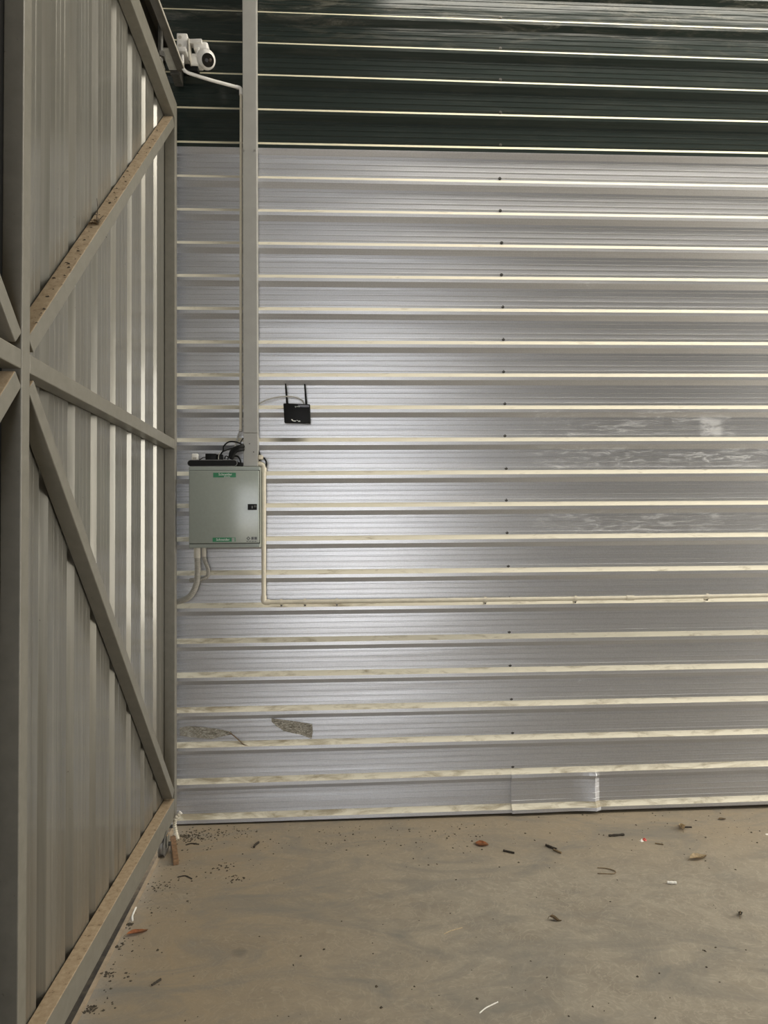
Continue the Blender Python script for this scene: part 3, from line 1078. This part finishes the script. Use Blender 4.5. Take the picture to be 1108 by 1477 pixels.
# ------------------------------------------------------------------ cream conduit
R_C = .0126
yp = -0.088
cp = thing('conduit_pipe', 'cream plastic conduit running down from the box then right along the wall', 'conduit')
cA = W(371.5, 671.5, yp)
cB = W(379.2, 671.5, yp)
cC = W(379.4, 867.5, yp)
ypw = -.038
cD0 = W(379.6, 868, ypw)
def hline(px):                                # centre of the horizontal run, by its measured height in the photo
    pts = [(379.4, 868.6), (600, 866.2), (780, 864.0), (908, 862.4), (1108, 858.5)]
    for (a, ya), (b, yb_) in zip(pts, pts[1:]):
        if px <= b or b == 1108:
            t = (px - a) / (b - a)
            return ya + (yb_ - ya) * t
yv = -.050
cA, cB, cC = W(371.8, 671.0, yv), W(379.4, 672.5, yv), W(379.6, hline(379.4), yv)
bm = bmesh.new()
tube(bm, [W(380.5, 678, yv), W(380.5, hline(379.4) - 6, yv)], R_C, 12)
link('vertical_pipe', bm, M['cream'], cp, True)
bm = bmesh.new()
cE = W(909, hline(909), yv)
tube(bm, [W(386, hline(386), yv), W(600, hline(600), yv), W(780, hline(780), yv), cE], R_C * .95, 12)
link('horizontal_pipe', bm, M['cream'], cp, True)
bm = bmesh.new()
tube(bm, [cE, W(1108, hline(1108), yv), W(1500, 849.5, yv), W(1900, 841, yv)], R_C * .84, 12)
link('horizontal_pipe', bm, M['cream'], cp, True)
bm = bmesh.new()
tube(bm, rounded_path([W(372.6, 668.8, yv - .001), W(380.5, 670.8, yv), W(380.5, 681, yv)], .03, 8), R_C * 1.22, 14)
link('elbow', bm, M['cream'], cp, True)
bm = bmesh.new()
tube(bm, rounded_path([W(380.5, hline(379.4) - 9, yv), W(380.5, hline(379.4), yv), W(389, hline(389), yv)], .022, 8), R_C * 1.25, 14)
link('elbow', bm, M['cream'], cp, True)
bm = bmesh.new()
pj = W(909, hline(909), yv)
cyl(bm, pj + Vector((-.022, 0, 0)), pj + Vector((.022, 0, 0)), R_C * 1.15, 14)
link('coupling', bm, M['cream'], cp, True)
for px in (406, 440, 486, 700, 830, 1020):    # saddle clips
    p = W(px, hline(px), yv)
    bm = bmesh.new()
    for k in range(9):
        pass
    prof = [(R_C * 1.35 * math.cos(a), R_C * 1.35 * math.sin(a)) for a in [PI * 1.5 - PI * k / 8 for k in range(9)]]
    ring1 = [bm.verts.new((p.x - .007, p.y - abs(0) + dy * 1.0, p.z + dz)) for dy, dz in [(c_, s_) for c_, s_ in prof]]
    ring2 = [bm.verts.new((p.x + .007, v.co.y, v.co.z)) for v in ring1]
    for a, b, c_, d_ in zip(ring1, ring1[1:], ring2[1:], ring2):
        bm.faces.new((a, b, c_, d_))
    box(bm, (p.x - .007, p.y + .002, p.z - R_C * 2.0), (p.x + .007, -DP, p.z - R_C * 1.2))
    link('saddle_clip', bm, M['cream'], cp)
    bm = bmesh.new()
    cyl(bm, (p.x, p.y + .003, p.z - R_C * 1.62), (p.x, p.y - .004, p.z - R_C * 1.62), .004, 8)
    link('screw', bm, M['dsteel'], cp)

# white fitting and black leads right of the duct
bm = bmesh.new()
a0, a1 = W(371.6, 662.8, -.06), W(378.8, 656.6, -.06)
box(bm, (drr + .002, -.075, a0.z), (a1.x, -.040, a1.z), .003, 2)
wf = thing('cable_outlet', 'small cream outlet on the right side of the grey duct above the conduit elbow', 'outlet')
link('outlet_body', bm, M['cream'], wf, True)
bm = bmesh.new()
cyl(bm, (a1.x - .004, -.058, (a0.z + a1.z) / 2), (a1.x + .006, -.058, (a0.z + a1.z) / 2), .008, 12)
link('outlet_collar', bm, M['collar'], wf, True)
cable('black lead hanging from the cream outlet down behind the conduit elbow', [W(378.5, 660, -.058), W(381.5, 661.5, -.058), W(384.3, 667, -.058), W(383.6, 673.5, -.054), W(382, 680, -.03)], .0046, M['blackm'])
cable('black lead coming out above the cream outlet beside the duct', [W(371.5, 648, -.032), W(373.2, 652.5, -.034), W(374.6, 657, -.042), W(374.4, 661, -.030), W(373.8, 671, -.030)], .006, M['blackm'])

# ------------------------------------------------------------------ flexible conduits under the box
def flex_conduit(label, pts, r, collar_pts):
    t = thing('flexible_conduit', label, 'conduit', (0, 0, 0), 'grey flexible conduits under the control box')
    P, R = bump_ring(smooth_path(pts, 10), r, .0085, .0010)
    bm = bmesh.new()
    tube(bm, P, r, 14, True, R)
    link('hose', bm, M['flex'], t, True)
    bm = bmesh.new()
    tube(bm, collar_pts, r * 1.16, 14)
    link('collar', bm, M['collar'], t, True)
    return t
yq = -.075
flex_conduit('thick grey flexible conduit curving left from under the control box', [W(284.6, 803, yq), W(285, 815, yq), W(285, 828, yq), W(283.5, 841, yq), W(278.5, 854, yq), W(270, 863, yq + .012), W(258, 867.5, yq + .028), W(250, 869, yq + .036)], .0158,
             [(W(284.5, 804, yq).x, yq, bz0 - .001), W(284.6, 804.5, yq)])
yq = -.052
flex_conduit('thin grey flexible conduit bending behind the thicker one under the box', [W(294.3, 802, yq), W(296, 810, yq), W(299.5, 819, yq), W(300.6, 826, yq), W(299, 831.5, yq), W(292, 834.8, yq), W(284, 836, yq + .008), W(274, 837, yq + .012)], .0105,
             [(W(294.2, 803, yq).x, yq, bz0 - .001), W(294.2, 803, yq)])

# ------------------------------------------------------------------ router
ro = thing('wifi_router', 'black wifi router with two antennas hung on the back wall right of the duct', 'router')
yr0, yr1 = -.0235, -.050
c4 = [W(408.6, 581.6, yr1), W(447.2, 582.8, yr1), W(447.9, 610.6, yr1), W(410.2, 609.6, yr1)]
bm = bmesh.new()
fv = [bm.verts.new(p) for p in c4]
bv = [bm.verts.new((p.x, yr0, p.z)) for p in c4]
bm.faces.new(fv)
bm.faces.new(bv[::-1])
for i in range(4):
    j = (i + 1) % 4
    bm.faces.new((fv[i], fv[j], bv[j], bv[i]))
bmesh.ops.bevel(bm, geom=bm.edges[:], offset=.0045, segments=3, profile=.5, affect='EDGES')
case = link('case', bm, M['black'], ro, True)
bm = bmesh.new()
q = [W(429.5, 583.8, yr1), W(445.8, 584.2, yr1), W(446, 587.4, yr1), W(432, 587.2, yr1)]
fa = [bm.verts.new((p.x, yr1 - .0014, p.z)) for p in q]
fb = [bm.verts.new((p.x, yr1 + .0005, p.z)) for p in q]
bm.faces.new(fa)
for i in range(4):
    bm.faces.new((fa[i], fa[(i + 1) % 4], fb[(i + 1) % 4], fb[i]))
link('gloss_strip', bm, M['smoke'], case)
pt = W(427.4, 586.4, yr1)
text_mesh('lettering', 'tp-link', .011, M['print'], case, (pt.x + .006, yr1 - .0016, pt.z))
bm = bmesh.new()
c = W(421.8, 606.3, yr1)
em = [(-.007, .006), (.001, .006), (.003, .001), (.010, -.003), (.004, -.0055), (-.001, -.001), (-.005, .001)]
ea = [bm.verts.new((c.x + x, yr1 - .0016, c.z + z)) for x, z in em]
bm.faces.new(ea)
link('emblem', bm, M['wscrap'], case)
for l_, r_, b_, t_ in ((423.6, 426.8, 608.0, 606.6), (427.8, 429.6, 606.9, 606.1), (430.2, 433.2, 608.2, 606.9)):
    a, b = W(l_, b_, yr1), W(r_, t_, yr1)
    bm = bmesh.new()
    box(bm, (a.x, yr1 - .0014, a.z), (b.x, yr1 + .0004, b.z))
    link('mark', bm, M['print'], case)
for (bx, by, tx_, ty) in ((414.4, 583, 411.9, 553.4), (442.0, 583.5, 439.6, 553.8)):
    a, b = W(bx, by, -.034), W(tx_, ty, -.052)
    bm = bmesh.new()
    n_ = 8
    P = [a.lerp(b, k / n_) for k in range(n_ + 1)]
    tube(bm, P, .005, 8, True, [.0062, .0062, .0056, .0054, .0052, .005, .0048, .0046, .0040])
    an = link('antenna', bm, M['black'], ro, True)
    bm = bmesh.new()
    cyl(bm, a + Vector((-.008, .0, -.003)), a + Vector((.008, 0, -.003)), .0068, 12)
    link('hinge', bm, M['black'], an, True)
cable('pale grey cable arching from the duct into the top of the router', [W(370.8, 588, -.04), W(374, 582.5, -.045), W(383, 577.5, -.05), W(396, 573.6, -.05), W(410, 572.0, -.045), W(424, 572.4, -.040), W(433, 575.5, -.036), W(437.5, 579.5, -.034), W(438.6, 583.5, -.033)], .0042, M['cable'])

# ------------------------------------------------------------------ security camera
def rel(px, py, y):
    return W(px, py, y)
yk = -.115
sc = thing('security_camera', 'white dome security camera beside the overhead track, above the grey duct', 'camera')
a0, a1 = W(255.0, 84, yk), W(270.4, 47.4, yk)
jb = W(254.6, 73.5, yk), W(270.0, 47.6, yk)
bm = bmesh.new()
box(bm, (jb[0].x, yk, jb[0].z), (jb[1].x, -.024, jb[1].z), .006, 3)
jbo = link('junction_box', bm, M['white'], sc, True)
for py in (53.8, 65.6):
    p = W(259.6, py, yk)
    bm = bmesh.new()
    tube(bm, [(0, .001, 0), (0, -.0018, 0), (0, -.0018, 0)], .0095, 14, True, [.0095, .0095, .006])
    link('screw', bm, M['collar'], jbo, True, p)
bm = bmesh.new()
g0, g1 = W(257.5, 80.5, yk - .02), W(270.5, 73.6, yk - .02)
box(bm, (g0.x, yk - .055, g0.z), (g1.x, -.026, g1.z), .005, 2)
link('gland', bm, M['white'], sc, True)
# bracket plate and arm reaching right
bm = bmesh.new()
a, b = W(271, 70, yk + .03), W(288, 61, yk + .03)
oriented(bm, (jb[1].x - .002, yk + .030, (a.z + b.z) / 2 + .01), (b.x + .02, yk + .012, (a.z + b.z) / 2), (0, .022, 0), (0, 0, .012), .004)
link('arm', bm, M['white'], sc, True)
bm = bmesh.new()
oriented(bm, W(273.5, 60.5, yk + .02), W(274.5, 92, yk + .02), (.0045, 0, 0), (0, .030, 0), .002)
link('bracket_plate', bm, M['collar'], sc, True)
bm = bmesh.new()
bs0, bs1 = W(281, 78, yk + .05), W(300.5, 62, yk + .02)
box(bm, (bs0.x, yk + .005, bs0.z), (bs1.x, -.035, bs1.z), .012, 3)
link('camera_base', bm, M['white'], sc, True)
bm = bmesh.new()
b0, b1 = W(275, 95, yk + .04), W(292, 78, yk + .04)
box(bm, (b0.x, yk + .03, b0.z), (b1.x, -.03, b1.z), .010, 3)
link('camera_foot', bm, M['white'], sc, True)
bm = bmesh.new()
k0 = W(284, 75.5, yk - .03)
oriented(bm, W(286.5, 68.5, yk - .03), W(283.6, 82, yk - .03), (.006, 0, 0), (0, .004, 0), .003)
link('hinge_cover', bm, M['white'], sc, True)
ctr = W(297.3, 85.6, yk - .045)
tgt = Vector((0.45, -2.3, 2.35))
look = (tgt - ctr).normalized()
R_B = .0510
bm = bmesh.new()
bmesh.ops.create_uvsphere(bm, u_segments=36, v_segments=20, radius=R_B, matrix=Matrix.Translation(ctr) @ look.to_track_quat('Z', 'Y').to_matrix().to_4x4())
hs = [v for v in bm.verts if (v.co - ctr).dot(look) > R_B * .80]
for v in hs:
    d = v.co - ctr
    v.co -= look * (d.dot(look) - R_B * .80)
link('ball', bm, M['white'], sc, True)
fc = ctr + look * R_B * .80
ax1 = look.orthogonal().normalized()
ax2 = look.cross(ax1)
def disc(bm, c, r0, r1, dep, n=28):
    ra = [bm.verts.new(c + (ax1 * math.cos(2 * PI * k / n) + ax2 * math.sin(2 * PI * k / n)) * r0) for k in range(n)]
    rb = [bm.verts.new(c + look * dep + (ax1 * math.cos(2 * PI * k / n) + ax2 * math.sin(2 * PI * k / n)) * r1) for k in range(n)]
    for k in range(n):
        bm.faces.new((ra[k], ra[(k + 1) % n], rb[(k + 1) % n], rb[k]))
    bm.faces.new(rb)
    bm.faces.new(ra[::-1])
bm = bmesh.new()
disc(bm, fc, .0335, .0315, .003)
face = link('front_glass', bm, M['gloss'], sc, True)
bm = bmesh.new()
sd = r2 - look * r2.dot(look)
sd.normalize()
disc(bm, fc + look * .003 - sd * .009, .010, .007, .004, 18)
link('lens', bm, plain('smoky_lens', (.05, .05, .055), .1), face, True)
bm = bmesh.new()
disc(bm, fc + look * .003 + sd * .012, .008, .006, .002, 16)
link('infrared_lamp', bm, plain('brown_lamp_window', (.07, .055, .045), .2), face, True)
# black block in place of the shadow below the camera
bm = bmesh.new()
a0, a1 = W(268.5, 106, -.05), W(287.0, 97, -.05)
box(bm, (a0.x, -.075, a0.z), (a1.x, -.0235, a1.z), .002)
link('shadow_block', bm, M['blackm'], sc)

# thin white conduit of the camera
wc = thing('thin_conduit', 'thin white conduit from the security camera to the duct and down its left side', 'conduit')
yw = -.062
bm = bmesh.new()
pth = rounded_path([W(263.0, 80, -.150), W(263.0, 102.5, -.150), W(300, 114.5, -.110), W(345.2, 126.6, yw)], .05, 8)
tube(bm, pth, .0092, 12)
link('sloping_pipe', bm, M['white'], wc, True)
bm = bmesh.new()
tube(bm, rounded_path([W(341, 125.5, yw), W(347.6, 127.3, yw), W(347.7, 137, yw)], .03, 8), .0105, 12)
link('elbow', bm, M['white'], wc, True)
bm = bmesh.new()
tube(bm, [W(347.7, 134, yw), W(347.2, 622, yw)], .0078, 12)
link('vertical_pipe', bm, M['cream'], wc, True)
bm = bmesh.new()
pe = W(347.2, 621, yw)
cyl(bm, pe + Vector((0, 0, .006)), pe + Vector((0, 0, -.006)), .0095, 12)
link('end_collar', bm, M['collar'], wc, True)

# ------------------------------------------------------------------ torn tape on the lower wall
def tape(label, outline, group='torn tape on the lower back wall'):
    bm = bmesh.new()
    n = len(outline)
    pts = [W(px, py, -.0040) for px, py in outline]
    fvs = [bm.verts.new((p.x, -.0044 - random.uniform(0, .004), p.z)) for p in pts]
    f_ = bm.faces.new(fvs)
    bmesh.ops.triangulate(bm, faces=[f_])
    bmesh.ops.subdivide_edges(bm, edges=bm.edges[:], cuts=3, use_grid_fill=True)
    for v in bm.verts:
        v.co.y -= random.uniform(0, .0025)
    bmesh.ops.solidify(bm, geom=bm.faces[:], thickness=.0006)
    return tag(link('tape_scrap', bm, M['tape']), label, 'tape', group)
tape('torn four-sided scrap of dirty clear tape low on the wall', [(391.5, 1035.5), (405, 1037.5), (425, 1040), (450.5, 1044), (451.5, 1055), (449.5, 1065.5), (436, 1060), (420, 1056.5), (409, 1054), (399, 1047), (392, 1041)])
tape('long strip of dirty clear tape low on the wall beside the gate', [(259.5, 1049), (275, 1047), (296, 1048.5), (315, 1051.5), (334, 1055), (335.5, 1059), (322, 1061.5), (305, 1065.5), (285, 1064), (270, 1062.5), (259.5, 1061)])
bm = bmesh.new()
tube(bm, smooth_path([W(330, 1056, -.009), W(338, 1062, -.010), W(345, 1068, -.013), W(352, 1074, -.018), W(362, 1077, -.023)], 5), .003, 6, True)
tag(link('dry_tendril', bm, M['mud']), 'brown dry tendril trailing from the end of the long tape strip', 'tendril')

# ------------------------------------------------------------------ corner bits by the gate
bm = bmesh.new()
pA, pB = F(249.5, 1213), F(254, 1248)
d = (pB - pA)
d.z = 0
oriented(bm, Vector((pA.x, pA.y, .016)), Vector((pB.x, pB.y, .012)), Vector((-d.y, d.x, 0)).normalized() * .013, (0, 0, .0115), .002)
tag(link('flat_bar', bm, M['rust']), 'rusty brown flat bar lying on the floor in the corner by the gate wheel', 'bar')
stub = thing('conduit_stub', 'short ribbed cream hose end curling out of the floor in the corner', 'hose')
P, R = bump_ring(smooth_path([F(256.5, 1212), F(254, 1207) + Vector((0, 0, .022)), F(252, 1207) + Vector((0, 0, .06)), F(254.5, 1208) + Vector((-.004, .0, .10)), F(259, 1207) + Vector((.006, .0, .128))], 8), .0095, .014, .0016)
bm = bmesh.new()
tube(bm, P, .0095, 12, True, R)
link('hose', bm, M['cream'], stub, True)
bm = bmesh.new()
tube(bm, [P[-1] - (P[-1] - P[-3]).normalized() * .004, P[-1] + (P[-1] - P[-3]).normalized() * .002], .0112, 12)
link('hose_rim', bm, M['wscrap'], stub, True)

# ------------------------------------------------------------------ litter on the floor
def leaf(label, px, py, length, width, ang, mat, curl=.25, group='dry leaves on the concrete floor', lift=.004):
    t = thing('dry_leaf', label, 'leaf', F(px, py), group)
    t.rotation_euler = (0, 0, ang)
    bm = bmesh.new()
    nu, nv = 10, 5
    rows = []
    for i in range(nu + 1):
        u = i / nu
        wd = width * math.sin(PI * min(1, u * .97 + .03)) ** .8 * (1 - .25 * u) * random.uniform(.88, 1.06)
        row = []
        for j in range(nv):
            v = (j / (nv - 1) - .5) * 2
            z = lift + curl * wd * v * v + .012 * curl * math.sin(5 * u + 1) + curl * length * .25 * (u - .5) ** 2
            row.append(bm.verts.new(((u - .5) * length, v * wd / 2, z)))
        rows.append(row)
    for a, b in zip(rows, rows[1:]):
        for j in range(nv - 1):
            bm.faces.new((a[j], a[j + 1], b[j + 1], b[j]))
    mid_z = [r[2].co.z for r in rows]
    bmesh.ops.solidify(bm, geom=bm.faces[:], thickness=.0008)
    link('blade', bm, mat, t, True)
    bm = bmesh.new()
    tube(bm, smooth_path([(-length * .5 - length * .14, 0, lift * .6), (-length * .5, 0, mid_z[0] + .001), (0, 0, mid_z[5] + .0015), (length * .46, 0, mid_z[-1] + .001)], 4), .0011, 5)
    link('midrib', bm, M['leafb'], t)
    return t
leaf('orange-brown dry leaf on the floor beside the gate bottom rail', 198.5, 1346.5, .085, .032, .45, M['leafo'], .3)
leaf('round orange-brown dry leaf lying left of the dark twigs', 695.5, 1218.5, .070, .062, -.25, M['leafo'], .12)
leaf('pale tan curled leaf lying near the white scrap', 1008, 1238, .112, .048, .35, M['leafp'], .35)
leaf('brown curled leaf standing near the wall at the right', 984, 1194.5, .10, .040, 1.2, M['leafp'], .55)
leaf('small grey-brown leaf lying flat right of the curled leaf', 1042, 1182, .045, .026, .1, M['leafb'], .1)
leaf('dark curled leaf far right on the open floor', 1068, 1320, .055, .022, 1.0, M['bark'], .7)
leaf('small brown twisted leaf in the middle of the floor', 802, 1327.5, .050, .018, -.3, M['leafb'], .6)

def stick(label, name, cat, p, q, r, mat, group=None, bend=.0, z=None, n=7):
    a, b = F(*p), F(*q)
    d = b - a
    sd = Vector((-d.y, d.x, 0)) * bend
    zz = Vector((0, 0, r * 1.0 if z is None else z))
    bm = bmesh.new()
    rad = None
    P = smooth_path([a + zz, a.lerp(b, .35) + zz + sd, a.lerp(b, .7) + zz + sd * .6, b + zz], 4)
    rad = [r * random.uniform(.8, 1.12) for _ in P]
    tube(bm, P, r, n, True, rad)
    return tag(link(name, bm, mat, None, True), label, cat, group)
GT = 'dark twigs on the concrete floor'
stick('dark short twig lying level near the wall, left of the red and white scrap', 'twig', 'twig', (878.5, 1206.8), (900.5, 1205.2), .0062, M['bark'], GT)
stick('dark forked twig pointing down right in front of the dented wall sheet', 'twig', 'twig', (787.5, 1220.5), (803, 1226.5), .0062, M['bark'], GT)
stick('greyish twig lying against the forked dark twig', 'twig', 'twig', (799, 1227), (810, 1231.5), .0055, M['leafb'], GT)
stick('dark twig lying near the corner below the left wall sheets', 'twig', 'twig', (366.5, 1223.5), (373.5, 1216), .0058, M['bark'], GT, .1)
stick('dark splintered twig right of the round orange leaf', 'twig', 'twig', (726, 1228), (742, 1231.5), .0052, M['bark'], GT)
stick('short dark twig beside the brown curled leaf at the right', 'twig', 'twig', (988, 1193.8), (998, 1194), .0038, M['bark'], GT)
stick('thin brown twig lying right of the red and white scrap', 'twig', 'twig', (945, 1217), (957, 1218.8), .0032, M['leafb'], GT)
stick('dark nail-like twig on the bare floor in front of the gate rail', 'twig', 'twig', (219, 1422.5), (232, 1414), .0042, M['bark'], GT)
stick('thin curved dark twig near the corner debris', 'twig', 'twig', (256, 1266), (277, 1268.5), .0028, M['bark'], GT, .25)
stick('thin dark twig below the corner dirt patch', 'twig', 'twig', (268, 1219.5), (287, 1218.5), .0030, M['bark'], GT, .2)
stick('white short stick lying on the open floor at the right', 'white_stick', 'stick', (962.5, 1274.6), (976, 1275.2), .0062, M['wscrap'])
stick('thin white straw lying at the bottom of the floor', 'straw', 'straw', (692, 1462), (718.5, 1446), .0020, M['wscrap'], None, .05)
stick('faint pale straw lying on the open floor left of the middle', 'straw', 'straw', (641, 1347.5), (667, 1338.5), .0016, M['leafp'], None, .05)
stick('white curved straw beside the gate channel', 'straw', 'straw', (191.5, 1329), (196.5, 1310), .0036, M['wscrap'], None, .06)
# wire hook
bm = bmesh.new()
tube(bm, smooth_path([F(p, q) + Vector((0, 0, .003)) for p, q in ((862, 1252.5), (872, 1253), (882, 1255), (888, 1258), (886.5, 1260.6), (880, 1261.2), (862, 1260.6))], 5), .0022, 6)
tag(link('wire_hook', bm, M['leafb'], None, True), 'thin brown wire bent into a hook on the floor', 'wire')
# red and white scrap
rs = thing('wrapper_scrap', 'tiny red and white scrap on the floor near the wall', 'scrap', F(928, 1213))
bm = bmesh.new()
for _ in range(5):
    chip(bm, (random.gauss(-.008, .005), random.gauss(0, .006), .001), .010)
link('white_piece', bm, M['wscrap'], rs)
bm = bmesh.new()
for _ in range(5):
    chip(bm, (random.gauss(.016, .005), random.gauss(.010, .006), .001), .010)
link('red_piece', bm, M['rscrap'], rs)
bm = bmesh.new()
for px, py, r in ((1106.5, 1203.5, .010),):
    chip(bm, F(px, py), r)
    chip(bm, F(px, py) + Vector((.005, .003, 0)), r * .8)
tag(link('paper_scrap', bm, M['wscrap']), 'tiny white scrap near the wall at the right edge', 'scrap')
# dirt clumps
def clump(label, px, py, spread, n, big, mat):
    bm = bmesh.new()
    c = F(px, py)
    for _ in range(n):
        chip(bm, c + Vector((random.gauss(0, spread), random.gauss(0, spread * .8), 0)), random.uniform(.3, 1) * big)
    o = tag(link('dirt_clump', bm, mat), label, 'dirt', 'dirt clumps on the concrete floor')
    o['kind'] = 'stuff'
clump('dirt clump against the channel at the bottom left', 127, 1456, .014, 26, .009, M['crumb'])
clump('dirt clump along the channel below the orange leaf', 154, 1405, .014, 26, .009, M['crumb'])
clump('dirt clump right beside the channel under the white straw', 187, 1334, .010, 16, .009, M['crumb'])
clump('dirt clump along the channel left of the nail-like twig', 172, 1366, .013, 18, .009, M['crumb'])
clump('dark dirt patch on the floor in the wall corner', 272, 1206, .045, 90, .009, M['crumb'])
clump('dark dirt patch along the wall right of the corner', 300, 1204, .050, 70, .008, M['crumb'])
clump('dirt patch near the wall below the duct', 345, 1200, .05, 30, .006, M['crumb'])
clump('dirt patch on the floor below the corner debris', 340, 1266, .025, 26, .008, M['crumb'])
clump('dirt patch in front of the corner', 322, 1250, .03, 22, .008, M['crumb'])
clump('loose dirt along the channel below the gate wheel', 232, 1278, .04, 50, .006, M['crumb'])

# scattered crumbs nobody could count
bm = bmesh.new()
for _ in range(520):
    zone = random.random()
    if zone < .35:
        p = F(random.uniform(262, 700), 1190 + abs(random.gauss(0, 26)))
    elif zone < .6:
        t = random.random()
        p = F(235 - 130 * t + abs(random.gauss(0, 40)), 1240 + 225 * t)
    elif zone < .85:
        p = F(random.uniform(560, 1108), 1172 + abs(random.gauss(0, 40)))
    else:
        p = F(random.uniform(250, 1108), random.uniform(1200, 1477))
    if p.y > -.03 or p.x < edge_x(p.y) + .02:
        continue
    chip(bm, p, random.choice((.002, .003, .003, .004, .005, .007)))
o = tag(link('floor_crumbs', bm, M['crumb']), 'dark crumbs of dirt scattered over the concrete floor', 'dirt')
o['kind'] = 'stuff'
